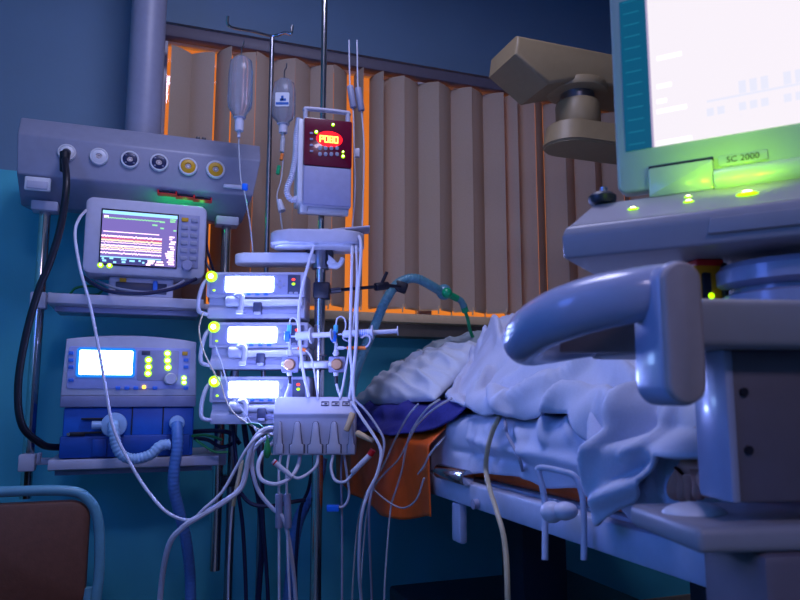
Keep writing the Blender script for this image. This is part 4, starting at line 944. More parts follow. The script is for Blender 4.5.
o = mt.build('mattress', recenter=False); o.location = BF.o; o.rotation_euler = (0, 0, WALL_RZ); tag(o, 'rust orange covered mattress on the hospital bed, showing under the white sheet', 'mattress')

# ---- cloth draped over the bed.  s runs from the head to the foot, w from the middle to the near edge and (negative) down the side
def sst(a, b, x): x = max(0, min(1, (x - a) / (b - a))); return x * x * (3 - 2 * x)
def lut(tab, x):
    if x <= tab[0][0]: return tab[0][1]
    for (a, b), (c, d) in zip(tab, tab[1:]):
        if x <= c: f = (x - a) / (c - a); f = f * f * (3 - 2 * f) * .5 + f * .5; return b + (d - b) * f
    return tab[-1][1]
def nz(x, y, z=0): return noise.noise(V((x, y, z)))
def ridge(x): return math.exp(-(x * 3.2) ** 2)
def drape(name, smap, wmap, ztop, disp, m, ns=110, nw=80, off=.006, th=.004, rad=.03, side=None):
    vs = []; fs = []
    for i in range(ns + 1):
        for j in range(nw + 1):
            u, v = i / ns, j / nw
            w = wmap(u, v); s_ = smap(u, v)
            k = 1 - sst(-.8 * rad, rad, w)                          # 0 on top, 1 on the side
            if w >= rad: t, z = w, ztop(s_, w)
            else:
                arc = rad * math.pi / 2; d = rad - w
                if d < arc: a = d / rad; t = rad - rad * math.sin(a); z = ztop(s_, rad) - rad + rad * math.cos(a)
                else: t = 0 - (side(s_, d - arc) if side else 0); z = ztop(s_, rad) - rad - (d - arc)
            nn = V((-math.sin(k * math.pi / 2), 0, math.cos(k * math.pi / 2)))
            h_ = disp(s_, w, k) + off
            vs.append(V((t, -s_, z)) + nn * h_)
    for i in range(ns):
        for j in range(nw):
            a = i * (nw + 1) + j; fs.append([a, a + 1, a + nw + 2, a + nw + 1])
    mb = MB(); mb.raw(vs, fs, m)
    o = mb.build(name, recenter=False, ang=180); o.location = BF.o; o.rotation_euler = (0, 0, WALL_RZ)
    if th: md = o.modifiers.new('thickness', 'SOLIDIFY'); md.thickness = th; md.offset = 0
    return o
def to_px(p):
    d = p - CAM; f = V((0, math.cos(PIT), math.sin(PIT))); up_ = V((0, -math.sin(PIT), math.cos(PIT)))
    z = d.dot(f); return 400 + FPX * d.x / z, 300 - FPX * d.dot(up_) / z
def fold_field(pos, smin, smax, wmin, wmax, folds, step=.012):
    """folds: (height, width, [(px, py) ...]) read off the photograph, turned once into polylines in cloth space (s, w)"""
    grid = []
    s_ = smin
    while s_ <= smax:
        w = wmin
        while w <= wmax:
            grid.append((to_px(pos(s_, w)), s_, w)); w += step
        s_ += step
    out = []
    for h, wd, pl in folds:
        q = []
        for px, py in pl:
            b = min(grid, key=lambda g: (g[0][0] - px) ** 2 + (g[0][1] - py) ** 2); q.append((b[1], b[2]))
        out.append((h, wd, q))
    return out
def fold_height(ff_, s_, w):
    a = 0
    for h, wd, q in ff_:
        best = 9; bt = 0
        for k in range(len(q) - 1):
            x0, y0 = q[k]; x1, y1 = q[k + 1]; dx, dy = x1 - x0, y1 - y0; L = dx * dx + dy * dy
            if L < 1e-9: continue
            t = max(0, min(1, ((s_ - x0) * dx + (w - y0) * dy) / L)); d = math.hypot(s_ - x0 - t * dx, w - y0 - t * dy)
            if d < best: best = d; bt = (k + t) / (len(q) - 1)
        if best < wd * 3: a += h * (1 / (1 + (best / (.62 * wd)) ** 2) ** 1.5) * (.35 + .65 * math.sin(math.pi * min(1, max(0, .1 + .8 * bt))))
    return a
def bed_pos(s_, w, ztop, rad, off=.015):
    if w >= 0: return BF.W(w, -s_, ztop(s_, w) + off)
    return BF.W(-off, -s_, ztop(s_, .03) + w)
flat = lambda s_, w: MZ1 + .004
# bottom sheet hanging over the near side
SH = [(.80, -.13), (.95, -.125), (1.1, -.105), (1.25, -.098), (1.35, -.108), (1.45, -.096), (1.55, -.106), (1.62, -.135), (1.7, -.16), (1.84, -.17)]
SF = fold_field(lambda a, b: bed_pos(a, b, flat, .03), .8, 1.84, -.2, .12, [
    (0.020, 0.018, [(551, 408), (551, 422), (550, 438)]), (0.016, 0.013, [(570, 414), (572, 428)]), (0.014, 0.016, [(520, 414), (524, 432), (530, 450)]),
    (0.037, 0.018, [(596, 412), (602, 432), (614, 452), (630, 470)]), (-0.027, 0.018, [(605, 414), (612, 434), (624, 454), (640, 468)]), (0.022, 0.024, [(622, 424), (630, 440), (640, 452)]),
    (0.015, 0.024, [(470, 430), (500, 440), (540, 446), (590, 462)]), (-0.010, 0.016, [(450, 446), (490, 452), (530, 460)]), (0.018, 0.016, [(660, 460), (650, 490)]), (0.018, 0.011, [(672, 455), (680, 496)]), (0.013, 0.010, [(664, 470), (668, 498)])])
def sheet_disp(s_, w, k):
    q = s_ + .35 * w
    a = .006 * ridge(nz(q * 5.5, w * 1.2, 3)) + .005 * nz(s_ * 9, w * 3, 9) + .002 * nz(s_ * 30, w * 30, 4)
    if k > .5: a += .012 * sst(1.5, 1.8, s_) * ridge(nz(q * 12, w, 5))
    q2 = nz(s_ * 9 + 1.5 * nz(s_ * 3, w * 4, 70), w * 3 + s_ * 2, 55); a += .010 * (1 - min(1, abs(q2) * 2.4)) ** 2
    return a * (.35 + .65 * k) + .004 + fold_height(SF, s_, w)
o = drape('bed_sheet', lambda u, v: .78 + 1.05 * u, lambda u, v: .85 * (1 - v) + lut(SH, .78 + 1.05 * u) * v if v < 1 else lut(SH, .78 + 1.05 * u), flat, sheet_disp, M['sheet'], 170, 170, .003, .003)
tag(o, 'white cotton sheet tucked over the mattress and hanging down its near side above the rail', 'sheet')
# orange drape at the head end, over the near edge
OD = [(-.02, -.24), (.15, -.265), (.35, -.28), (.5, -.285), (.66, -.275), (.87, -.235)]
od = drape('draw_sheet', lambda u, v: -.07 + .945 * u + .012 * v * math.sin(5 * u), lambda u, v: .42 * (1 - v) + lut(OD, -.07 + .945 * u) * v, flat,
           lambda s_, w, k: (.010 * ridge(nz(s_ * 6 + w, w * 1.5, 12)) + .008 * nz(s_ * 7, w * 4, 4) + .012 * sst(-.05, -.28, w) * math.sin(s_ * 14)) * (.3 + .7 * k), M['orange_cloth'], 80, 90, .006, .003, side=lambda s_, d: .045 * min(1, d / .04))
tag(od, 'rust orange oilcloth hanging over the near head corner of the bed below the navy cloth', 'drape')
# navy cloth layer
ND = [(-.06, -.14), (.12, -.10), (.3, -.065), (.45, -.045), (.6, -.055), (.8, -.035), (.92, -.01), (1.02, .05)]
nd = drape('blue_cloth', lambda u, v: -.06 + 1.08 * u, lambda u, v: .40 * (1 - v) + lut(ND, -.06 + 1.08 * u) * v, lambda s_, w: MZ1 + .012,
           lambda s_, w, k: .012 * k + .016 * ridge(nz(s_ * 5 + w * 9, w * 14 - s_ * 5, 21) * 1.6) + .006 * nz(s_ * 10, w * 14, 2), M['navy_cloth'], 150, 90, .016, .004, side=lambda s_, d: .05 * min(1, d / .04))
tag(nd, 'navy blue cloth folded over the bed edge above the orange oilcloth', 'cloth')
# the upper blanket over the patient
HB = [(.15, .20), (.35, .26), (.6, .285), (.9, .29), (1.2, .27), (1.5, .23), (1.85, .20)]
HM = [(.3, .03), (.75, .02), (.85, .0), (.95, -.012), (1.05, -.026), (1.15, -.018), (1.25, -.028), (1.34, -.014), (1.42, -.012), (1.48, -.05), (1.54, -.12), (1.60, -.17), (1.66, -.13), (1.72, -.055), (1.85, -.045)]
def bz(s_, w):
    f = lut(HB, s_)
    b = math.sin(min(1, max(0, (w - .005) / .42)) * math.pi / 2) ** .85 if w < .5 else max(0, 1 - ((w - .5) / .44) ** 2)
    e = s_ - s0(w)
    return MZ1 + .012 + f * b * (.5 + .5 * sst(-.02, .2, e))
def s0(w): return .80 - 1.45 * max(0, w - .02) if w < .42 else .22 + .3 * (w - .42)
BFD = fold_field(lambda a, b: bed_pos(a, b, bz, .035), .25, 1.84, -.18, .44, [
    (0.050, 0.020, [(517, 411), (535, 403), (552, 396), (572, 385), (586, 374), (595, 356)]), (-0.029, 0.019, [(524, 402), (552, 386), (575, 372)]),
    (0.041, 0.019, [(498, 402), (506, 410), (514, 414)]), (0.036, 0.017, [(481, 372), (488, 359), (500, 348), (515, 342)]), (-0.026, 0.016, [(488, 384), (497, 370), (510, 358)]),
    (0.024, 0.017, [(505, 386), (530, 374), (560, 364), (575, 358)]), (-0.022, 0.016, [(500, 396), (520, 388), (545, 378)]),
    (0.036, 0.016, [(479, 398), (482, 386), (488, 372)]), (-0.034, 0.014, [(470, 402), (474, 388), (480, 374)]),
    (0.036, 0.017, [(434, 394), (434, 372), (442, 354), (458, 340), (475, 332)]), (-0.029, 0.014, [(444, 388), (446, 368), (456, 352)]),
    (0.031, 0.016, [(452, 404), (458, 388), (468, 374), (480, 362)]), (0.024, 0.012, [(446, 358), (455, 366), (462, 374)]), (-0.024, 0.014, [(462, 404), (466, 392)]),
    (0.024, 0.016, [(460, 350), (480, 344), (500, 336)]), (-0.017, 0.016, [(470, 356), (490, 350)]),
    (0.041, 0.022, [(600, 364), (612, 376), (628, 386), (642, 392)]), (-0.060, 0.020, [(612, 396), (626, 398), (640, 400)]), (0.036, 0.023, [(606, 402), (620, 410), (640, 412)]),
    (0.026, 0.022, [(545, 414), (570, 408), (596, 402)]), (0.026, 0.017, [(655, 448), (668, 434), (676, 414)]), (-0.024, 0.016, [(640, 440), (655, 424), (664, 404)]),
    (0.031, 0.020, [(628, 480), (632, 450), (640, 420), (648, 400)]), (0.024, 0.016, [(640, 494), (660, 480), (690, 462)]), (-0.017, 0.016, [(650, 470), (676, 452)])])
def bdisp(s_, w, k):
    q = s_ - .9 * w; wob = .10 * nz(s_ * 3, w * 3, 31)
    a = .013 * nz(s_ * 5, w * 5, 41) + .007 * nz(s_ * 13, w * 13, 43) + .003 * nz(s_ * 30, w * 30, 47)
    a += .018 * ridge(nz(q * 4 + .4, w * 2.5 + s_ * .8, 31) * 1.6) * sst(.3, .45, w)
    q2 = nz(s_ * 11 + 2.2 * nz(s_ * 3, w * 3, 77), w * 2.6 - s_ * 1.5, 52); a += .017 * (1 - min(1, abs(q2) * 2.4)) ** 2 * (.4 + .6 * nz(s_ * 4, w * 4, 90) * 2 if nz(s_ * 4, w * 4, 90) > -.2 else .2)
    hem = w - lut(HM, s_); a += .012 * ridge((hem - .014) * 18) + .014 * nz(s_ * 9, 0, 8) * sst(.15, 0, hem)
    e = s_ - s0(w)
    a *= .25 + .75 * sst(0, .12, hem)
    a += .015 * sst(1.42, 1.5, s_) * (1 - sst(1.62, 1.72, s_)) * k + .012 * k * math.sin(s_ * 40) * sst(1.4, 1.5, s_)
    return a + fold_height(BFD, s_, w) * sst(.47, .33, w)
def bs(u, v):
    w = bw_(u, v); a = s0(w); return a + (1.83 - a) * u
def bw_(u, v):
    sa = .75 + 1.08 * u
    return .93 * (1 - v) + lut(HM, sa) * v
o = drape('blanket', bs, bw_, bz, bdisp, M['blanket'], 240, 170, .012, .008, rad=.035, side=lambda s_, d: .055 * sst(1.5, 1.64, s_) * min(1, d / .03))
tag(o, 'rumpled white blanket heaped over the patient, in front of the window sill', 'blanket')
# pillows at the head end, near edge
def pillow(name, label, corners, m, h, seed):
    """corners in bed-local (t, s, z): near-head, near-foot, far-foot, far-head"""
    cs = [V((a, -b, c)) for a, b, c in corners]; n_ = 60; vs = []; fs = []
    nrm = (cs[1] - cs[0]).cross(cs[3] - cs[0]).normalized()
    if nrm.z < 0: nrm = -nrm
    for sgn in (1, -1):
        for i in range(n_ + 1):
            for j in range(n_ + 1):
                u, v = i / n_, j / n_
                p = (cs[0] * (1 - u) + cs[1] * u) * (1 - v) + (cs[3] * (1 - u) + cs[2] * u) * v
                e = (max(0, 16 * u * (1 - u) * v * (1 - v))) ** .42
                d = h * e + (.013 * ridge(nz(u * 3.5 + v, v * 4 - u, seed) * 1.6) + .014 * ridge(nz(u * 2 - v * 2, v * 7 + u * 3, seed + 9) * 1.8) + .012 * nz(u * 6, v * 6, seed + 3)) * min(1, e * 1.5)
                vs.append(p + nrm * (d * (1 if sgn > 0 else -.45)))
        b = 0 if sgn > 0 else (n_ + 1) ** 2
        for i in range(n_):
            for j in range(n_):
                a = b + i * (n_ + 1) + j; fs.append([a, a + 1, a + n_ + 2, a + n_ + 1])
    mb = MB(); mb.raw(vs, fs, m); b_ = bmesh.new()
    o = mb.build(name, recenter=False, ang=180)
    b_.from_mesh(o.data); bmesh.ops.remove_doubles(b_, verts=b_.verts[:], dist=1e-5); bmesh.ops.recalc_face_normals(b_, faces=b_.faces[:])
    for e in b_.edges: e.smooth = True
    b_.to_mesh(o.data); b_.free(); o.location = BF.o; o.rotation_euler = (0, 0, WALL_RZ)
    return tag(o, label, 'pillow', 'pillows at the head of the bed')
pillow('pillow', 'white pillow slumped on the near head corner of the bed above the navy cloth', [(-.01, -.01, .965), (.02, .72, .985), (.30, .50, 1.16), (.27, .02, 1.12)], M['pillow'], .055, 51)
pillow('pillow', 'grey green pillow behind the white one under the window sill', [(.12, -.12, .98), (.20, .45, 1.09), (.44, .30, 1.22), (.30, -.08, 1.12)], M['pillow_grey'], .06, 61)
pillow('pillow', 'flat pillow under the head of the patient', [(.25, -.02, .97), (.25, .36, .97), (.85, .36, .97), (.85, -.02, .97)], M['pillow'], .05, 71)

# ---- the patient: one continuous body lying under the blanket, one foot showing
def skin_body(name, verts, edges, radii, root, m, sub=2, parent=None):
    me = bpy.data.meshes.new(name); me.from_pydata([V(v) for v in verts], edges, []); o = bpy.data.objects.new(name, me); C.objects.link(o)
    sk = o.modifiers.new('skin', 'SKIN'); sk.use_smooth_shade = True
    if not me.skin_vertices: bpy.context.view_layer.update()
    lay = me.skin_vertices[0].data if me.skin_vertices else None
    if lay is None:
        b = bmesh.new(); b.from_mesh(me); b.verts.layers.skin.verify(); b.to_mesh(me); b.free(); lay = me.skin_vertices[0].data
    for i, r in enumerate(radii): lay[i].radius = (r, r); lay[i].use_root = (i == root)
    sd = o.modifiers.new('sub', 'SUBSURF'); sd.levels = sub; sd.render_levels = sub
    dg = bpy.context.evaluated_depsgraph_get(); dg.update()
    nm = bpy.data.meshes.new_from_object(o.evaluated_get(dg)); bpy.data.objects.remove(o)
    nm.materials.clear(); nm.materials.append(m)
    for p in nm.polygons: p.use_smooth = True; p.material_index = 0
    o = bpy.data.objects.new(name, nm); C.objects.link(o)
    if parent: o.parent = parent
    return o
per = thing('person', 'person lying on the hospital bed under the white blanket, one foot showing at the edge', 'person', BF)
vs = []; es = []; rs = []
def jv(p, r, par=None):
    vs.append(p); rs.append(r)
    if par is not None: es.append((par, len(vs) - 1))
    return len(vs) - 1
pel = jv((.47, -.98, 1.045), .095)
bel = jv((.47, -.80, 1.06), .10, pel); ch = jv((.47, -.58, 1.075), .11, bel); up = jv((.47, -.44, 1.08), .09, ch); nk = jv((.47, -.33, 1.075), .05, up)
h1_ = jv((.47, -.25, 1.085), .072, nk); h2_ = jv((.47, -.15, 1.09), .08, h1_); h3_ = jv((.47, -.08, 1.085), .05, h2_)
for sg in (-1, 1):
    sh = jv((.47 + sg * .15, -.46, 1.065), .055, up); el = jv((.47 + sg * .21, -.72, 1.02), .04, sh); wr = jv((.47 + sg * .17, -.95, 1.03), .028, el); pm = jv((.47 + sg * .16, -1.02, 1.03), .026, wr)
    for k in range(4):
        f1 = jv((.47 + sg * (.13 + .018 * k), -1.07, 1.04), .010, pm); jv((.47 + sg * (.128 + .019 * k), -1.105 + .006 * abs(k - 1.5), 1.03), .0085, f1)
    th_ = jv((.47 + sg * .115, -1.01, 1.045), .011, wr); jv((.47 + sg * .10, -1.05, 1.04), .009, th_)
lh = jv((.39, -1.06, 1.03), .075, pel); lk = jv((.31, -1.38, 1.005), .045, lh); la = jv((.10, -1.735, .962), .028, lk)
lf = jv((.01, -1.765, .965), .034, la); lb = jv((-.03, -1.775, .918), .034, lf)
for k in range(5):
    q = (-.044 - .003 * k, -1.735 - .018 * k, .872 + .003 * abs(k - 1.5)); f1 = jv(q, .012 - .0006 * k if k else .015, lb); jv((q[0] - .004, q[1], q[2] - .024 + .003 * k), .011 - .0007 * k if k else .0135, f1)
rh = jv((.55, -1.06, 1.03), .075, pel); rk_ = jv((.57, -1.40, 1.04), .05, rh); ra = jv((.57, -1.70, .99), .032, rk_); rf_ = jv((.58, -1.74, 1.03), .034, ra)
for k in range(5):
    f1 = jv((.545 + .016 * k, -1.755, 1.085), .012, rf_); jv((.545 + .016 * k, -1.757, 1.105), .010, f1)
skin_body('body', vs, es, rs, pel, M['skin'], 2, per)
mb = MB(); mb.ball((.47, -.125, 1.082), .092, M['hair'], (.95, 1.0, .93), 20)
for v in mb.v:
    if v.y < -.19 and v.z > 1.06: v.y = -.19
mb.build('hair', per)
for sg in (-1, 1):
    MB().ball((.47 + sg * .032, -.205, 1.163), .011, M['white'], (1.2, 1, .5), 10).build('eye', per); MB().ball((.47 + sg * .083, -.17, 1.085), .022, M['skin'], (.35, .7, 1), 10).build('ear', per)
MB().tube([V((.47, -.21, 1.158)), V((.47, -.235, 1.178)), V((.47, -.25, 1.165))], lambda t: .008 + .006 * t, M['skin'], 8).build('nose', per)
MB().ball((.47, -.275, 1.145), .02, M['red'], (1, .35, .25), 10).build('mouth', per)
# lines over the cloths at the head end
def on_side(px, py, off): # point in front of the near side of the bed
    x, z = None, None
    d = ray(px, py); nU = BF.ux; t_ = ((BF.o - CAM).dot(nU) - off) / d.dot(nU); return CAM + d * t_
cab_group([
    ('clear line curling over the navy cloth and down the orange drape, leftmost', [on_side(418, 404, .07), on_side(408, 416, .09), on_side(399, 432, .09), on_side(392, 446, .09), on_side(385, 462, .09), on_side(375, 480, .09), on_side(364, 498, .09), on_side(357, 530, .09), on_side(352, 600, .1)], .0028),
    ('clear line down the middle of the orange drape', [on_side(440, 399, .06), on_side(426, 410, .09), on_side(412, 430, .09), on_side(406, 448, .09), on_side(402, 470, .09), on_side(396, 490, .09), on_side(390, 514, .09), on_side(384, 600, .1)], .0028),
    ('clear line running over the navy cloth towards the blanket and down the orange drape', [on_side(452, 398, .06), on_side(434, 409, .09), on_side(418, 424, .09), on_side(409, 440, .09), on_side(398, 460, .09), on_side(384, 474, .09), on_side(374, 488, .09), on_side(366, 520, .09), on_side(360, 600, .1)], .0028),
    ('thin clear line in a short curl on the right of the orange drape', [on_side(446, 436, .0), on_side(440, 442, .07), on_side(430, 454, .09), on_side(424, 466, .09), on_side(418, 474, .09)], .0024),
    ('thin clear line bowing low across the foot of the orange drape', [on_side(372, 488, .09), on_side(386, 500, .09), on_side(402, 508, .09), on_side(416, 500, .09), on_side(424, 478, .09)], .0024),
], 'drain_line', 'tube', 'clear', .0028)
cable('catheter_tube', 'tan tube hanging down over the white sheet beside the chrome bar', 'tube', [on_side(503, 408, -.02), on_side(499, 418, .035), on_side(493, 430, .045), on_side(487.5, 450, .05), on_side(486, 470, .045), on_side(490, 490, .06), on_side(497, 512, .07), on_side(505, 545, .08), on_side(508, 610, .1)], .0055, M['tan_tube'])
cable('catheter_tube', 'thin pale line lying on the white sheet right of the tan tube', 'tube', [on_side(503, 409, -.02), on_side(505, 422, .04), on_side(507, 434, .043), on_side(513, 446, .043), on_side(519, 458, .04), on_side(522, 468, .03), on_side(523, 474, .0)], .0035, M['cable_grey'])
# ================================================================ chair at the left
cf = Fr(P(20, 500, 1.86), R(20)); cf.o.z = 0
chr_ = thing('chair', 'teal grey tube framed chair with brown padded back at the left under the rack', 'chair', cf)
xr_ = cf.L(100, 520)[0]; xl_ = xr_ - .5; zt2 = cf.L(60, 491)[1]
mb = MB()
mb.tube([V((xl_ + .01, .0, .45)), V((xl_ + .01, 0, zt2 - .07)), V((xl_ + .03, 0, zt2 - .02)), V((xl_ + .08, 0, zt2)), V(((xl_ + xr_) / 2, 0, zt2 + .004)), V((xr_ - .09, 0, zt2)), V((xr_ - .035, 0, zt2 - .022)), V((xr_ - .005, 0, zt2 - .08)), V((xr_ + .005, 0, zt2 - .2)), V((xr_, 0, .45))], .0135, M['chair_tube'], 12, n=8); mb.build('back_frame', chr_)
mb = MB(); mb.prism(rrect(.45, zt2 - .47, .05, 6, (xl_ + xr_) / 2, (zt2 - .022 + .44) / 2), -.012, .02, M['wood'], .008); mb.build('backrest', chr_)
mb = MB(); mb.box(((xl_ + xr_) / 2, -.22, .44), (.47, .44, .07), M['wood'], .02, 3); mb.build('seat', chr_)
for a in (xl_ + .02, xr_ - .02):
    for b in (0, -.42):
        mb = MB(); mb.cyl((a, b, 0), (a, b, .43 if b else .5), .0125, M['chair_tube'], seg=12); mb.build('leg', chr_)

# ================================================================ ceiling pendant arm, upper right
pf = Fr(P(578, 140, 2.25), R(20))
pd = thing('ceiling_pendant', 'beige jointed ceiling pendant arm above the right end of the blind', 'pendant', pf)
def pl3(px, py, off=0.0): return pf.L3(px, py, off)
x0, zt3 = pf.L(546, 136); _, zb4 = pf.L(550, 154); zt3 = pf.L(578, 128)[1]; zb4 = pf.L(578, 150)[1]
r = .085
mb = MB(); b = bmesh.new()
pl = [(x0 + .09 - .09 * math.sin(math.pi * k / 12) , .09 - .09 * math.cos(math.pi * k / 12)) for k in range(13)] + [(x0 + .9, .18), (x0 + .9, 0)]
a = [b.verts.new((x, y_ - .09, zb4)) for x, y_ in pl]; c = [b.verts.new((x * .98 + .012, (y_ - .09) * .9, zt3)) for x, y_ in pl]; k = len(pl)
b.faces.new(a); b.faces.new(c[::-1])
for i in range(k): b.faces.new((a[i], a[(i + 1) % k], c[(i + 1) % k], c[i]))
bmesh.ops.recalc_face_normals(b, faces=b.faces[:]); bmesh.ops.bevel(b, geom=[e for e in b.edges if abs(e.verts[0].co.z - e.verts[1].co.z) < 1e-6], offset=.008, segments=3, affect='EDGES'); mb.bm(b, M['beige']); mb.build('lower_arm', pd)
cx_ = pf.L(578, 118)[0]; zj = pf.L(578, 103)[1]; zk = pf.L(578, 90)[1]
mb = MB(); mb.cyl((cx_, 0, zt3 - .004), (cx_, 0, zj), .074, M['beige'], seg=32, bev=.012); mb.build('joint', pd)
mb = MB(); mb.cyl((cx_, 0, zj - .004), (cx_, 0, zk + .01), .056, M['steel'], seg=28); mb.build('spindle', pd)
xa2 = pf.L(512, 95)[0]; za2 = pf.L(530, 104)[1]; zb5 = pf.L(578, 92)[1]; zc5 = pf.L(578, 60)[1]
mb = MB(); mb.prism([(xa2 + .09, zb5 - .03), (cx_ - .06, zb5 - .0), (cx_ + .9, zb5 + .0), (cx_ + .9, zc5), (xa2 - .02, zc5), (xa2 - .03, zb5 + .05)], -.08, .10, M['beige'], .012, 3); mb.build('upper_arm', pd)
mb = MB(); mb.cyl((cx_, 0, zb5 - .012), (cx_, 0, zb5 + .02), .10, M['beige'], seg=32, bev=.008); mb.build('joint_flange', pd)
mb = MB(); mb.cyl((cx_ + .5, 0, zc5 - .01), (cx_ + .5, 0, ZC - pf.o.z), .09, M['beige'], seg=32); mb.build('ceiling_column', pd)

# ================================================================ the cart at the right
kf = Fr(P(735, 430, .72), R(6)); kf.o.z = 0
ct = thing('equipment_cart', 'grey equipment cart at the right foreground carrying the green lit laptop', 'cart', kf)
def kx(px, py, off=0): return kf.L(px, py, off)
cx0, _ = kx(735.5, 430); _, zA = kx(760, 350); _, zB = kx(760, 503); _, zC5 = kx(760, 299, -.03)
CW = .20
mb = MB(); mb.box((cx0 + CW / 2, .03, (zA + zB) / 2), (CW, .06, zA - zB), M['cart_dark'], .004)
for px, py in ((743, 392), (748, 450)):
    x, z = kx(px, py); mb.cyl((x, .002, z), (x, -.003, z), .0045, M['black'], seg=12)
cab = mb.build('cabinet', ct)
mb = MB(); mb.box((cx0 - .004, .03, (zA + zB) / 2), (.010, .064, zA - zB), M['cart_hi'], .003); mb.build('side_panel', ct)
mb = MB(); plx0 = kx(700, 330, -.03)[0]; mb.box((plx0 + .16, .09, (zA + zC5) / 2), (.36, .25, zC5 - zA), M['cart'], .008, 3); mb.build('top_panel', ct)
sx0_, _u_ = kx(632, 503, -.06)
mb = MB(); zS = P(632, 503, .87).z
sx0_ = kf.to(P(628, 503, .87)).x
mb.box((sx0_ + .19, .075, zS - .013), (.38, .16, .026), M['cart'], .008, 3); mb.build('shelf', ct)
q = kf.to(P(694, 511, .80))
mb = MB(); mb.ball((q.x, q.y, zS - .002), .033, M['white'], (1.1, .8, .42), 20); mb.build('round_cap', ct)
mb = MB(); mb.box((cx0 + .1, .05, (zS - .026 + .16) / 2), (.17, .12, zS - .026 - .16), M['cart_dark'], .01); mb.build('column', ct)
mb = MB()
for sg in (-1, 1): mb.box((cx0 + .1 + sg * .17, .02, .13), (.05, .44, .05), M['cart'], .012)
mb.box((cx0 + .1, .05, .14), (.36, .10, .05), M['cart'], .012); mb.build('foot_frame', ct)
for sg in (-1, 1):
    for yy in (-.17, .21):
        mb = MB(); mb.cyl((cx0 + .1 + sg * .17 - .015, yy, .05), (cx0 + .1 + sg * .17 + .015, yy, .05), .05, M['black'], seg=18, bev=.005); mb.cyl((cx0 + .1 + sg * .17, yy, .05), (cx0 + .1 + sg * .17, yy, .12), .012, M['steel'], seg=10); mb.build('castor', ct)
sw = kf.to(P(792, 280, .84)); 
zd0 = zC5; zd3 = kf.to(P(792, 258, .80)).z
mb = MB(); dh = (zd3 - zd0)
mb.lathe([(.078, 0), (.082, .004), (.082, dh * .36), (.076, dh * .42), (.066, dh * .43), (.066, dh * .52), (.078, dh * .53), (.086, dh * .6), (.086, dh * .86), (.08, dh * .98), (.0001, dh)], (sw.x, sw.y, zd0), (0, 0, 1), M['cart_hi'], 36); mb.build('swivel_base', ct)
# the big loop handle
hp = lambda px, py, Y: kf.to(P(px, py, Y))
hfr = Fr(P(683, 332, .62), R(4))
def hl(px, py, off=0.0): return kf.to(hfr.W(*(lambda t: (t[0], off, t[1]))(hfr.L(px, py, off))))
ha, hz1 = hfr.L(660, 262); hb, hz0 = hfr.L(706, 404)
def tok(v): return kf.to(hfr.W(v.x, v.y, v.z))
mb = MB(); mb.prism(rrect(hb - ha, hz1 - hz0, (hb - ha) / 2, 10, (ha + hb) / 2, (hz0 + hz1) / 2), -.006, .004, M['cap_grey'], .004, 3)
mb.v = [tok(v) for v in mb.v]; cap = mb
mb2 = MB(); mb2.prism(rrect(hb - ha + .004, hz1 - hz0 + .004, (hb - ha) / 2 + .002, 10, (ha + hb) / 2, (hz0 + hz1) / 2), .002, .058, M['cart_hi'], .004, 3); mb2.v = [tok(v) for v in mb2.v]
h_o = mb2.build('handle', ct); h_o.parent = ct
cap.build('end_cap', h_o)
mb = MB()
mb.tube([hp(672, 288, .655), hp(655, 291, .66), hp(630, 296, .665), hp(600, 302, .68), hp(570, 311, .70), hp(545, 322, .735), hp(530, 333, .77), hp(524, 342, .81), hp(530, 347, .86), hp(552, 345, .90), hp(600, 338, .91), hp(660, 330, .90), hp(712, 326, .86)],
        lambda t: .0235 + .004 * math.sin(min(1, t * 1.6) * math.pi) - .004 * max(0, t - .6), M['cart_hi'], 28, n=10); mb.build('grip_tube', h_o)
mb = MB(); q1 = hp(560, 352, .80); q2 = hp(655, 352, .70); q3 = hp(655, 316, .70); q4 = hp(560, 322, .80)
yy = V((.02, .035, 0))
mb.raw([q1, q2, q3, q4, q1 + yy, q2 + yy, q3 + yy, q4 + yy], [[0, 1, 2, 3], [7, 6, 5, 4], [0, 4, 5, 1], [1, 5, 6, 2], [2, 6, 7, 3], [3, 7, 4, 0]], M['cart_dark']); mb.build('web_panel', h_o)
# orange probe holder on the cart
of = Fr(V((P(712, 300, .86).x, P(712, 300, .86).y, zC5)), R(6))
od_ = thing('gas_sensor', 'small orange box with a green lamp on the cart, right of the taupe handle cap', 'box', of)
x0, zz0 = of.L(698, 301); x1, zz1 = of.L(722, 262); hh = zz1
mb = MB(); mb.box(((x0 + x1) / 2, .02, hh / 2), (x1 - x0, .04, hh), M['orange_box'], .003); mb.build('case', od_)
mb = MB(); mb.box(((x0 + x1) / 2, .018, hh - .001), (x1 - x0 + .001, .043, .008), M['red'], .002); mb.build('red_top', od_)
mb = MB(); mb.box((x1 + .001, .018, hh / 2), (.007, .046, hh * .96), M['black'], .002); mb.build('side_gasket', od_)
mb = MB(); mb.box((of.L(706, 282)[0], -.001, hh * .55), (.011, .006, hh * .5), M['black'], .002); mb.build('window', od_)
x, z = of.L(711, 296, -.003); mb = MB(); mb.ball((x, -.003, z), .0042, M['led_y']); mb.build('led', od_)

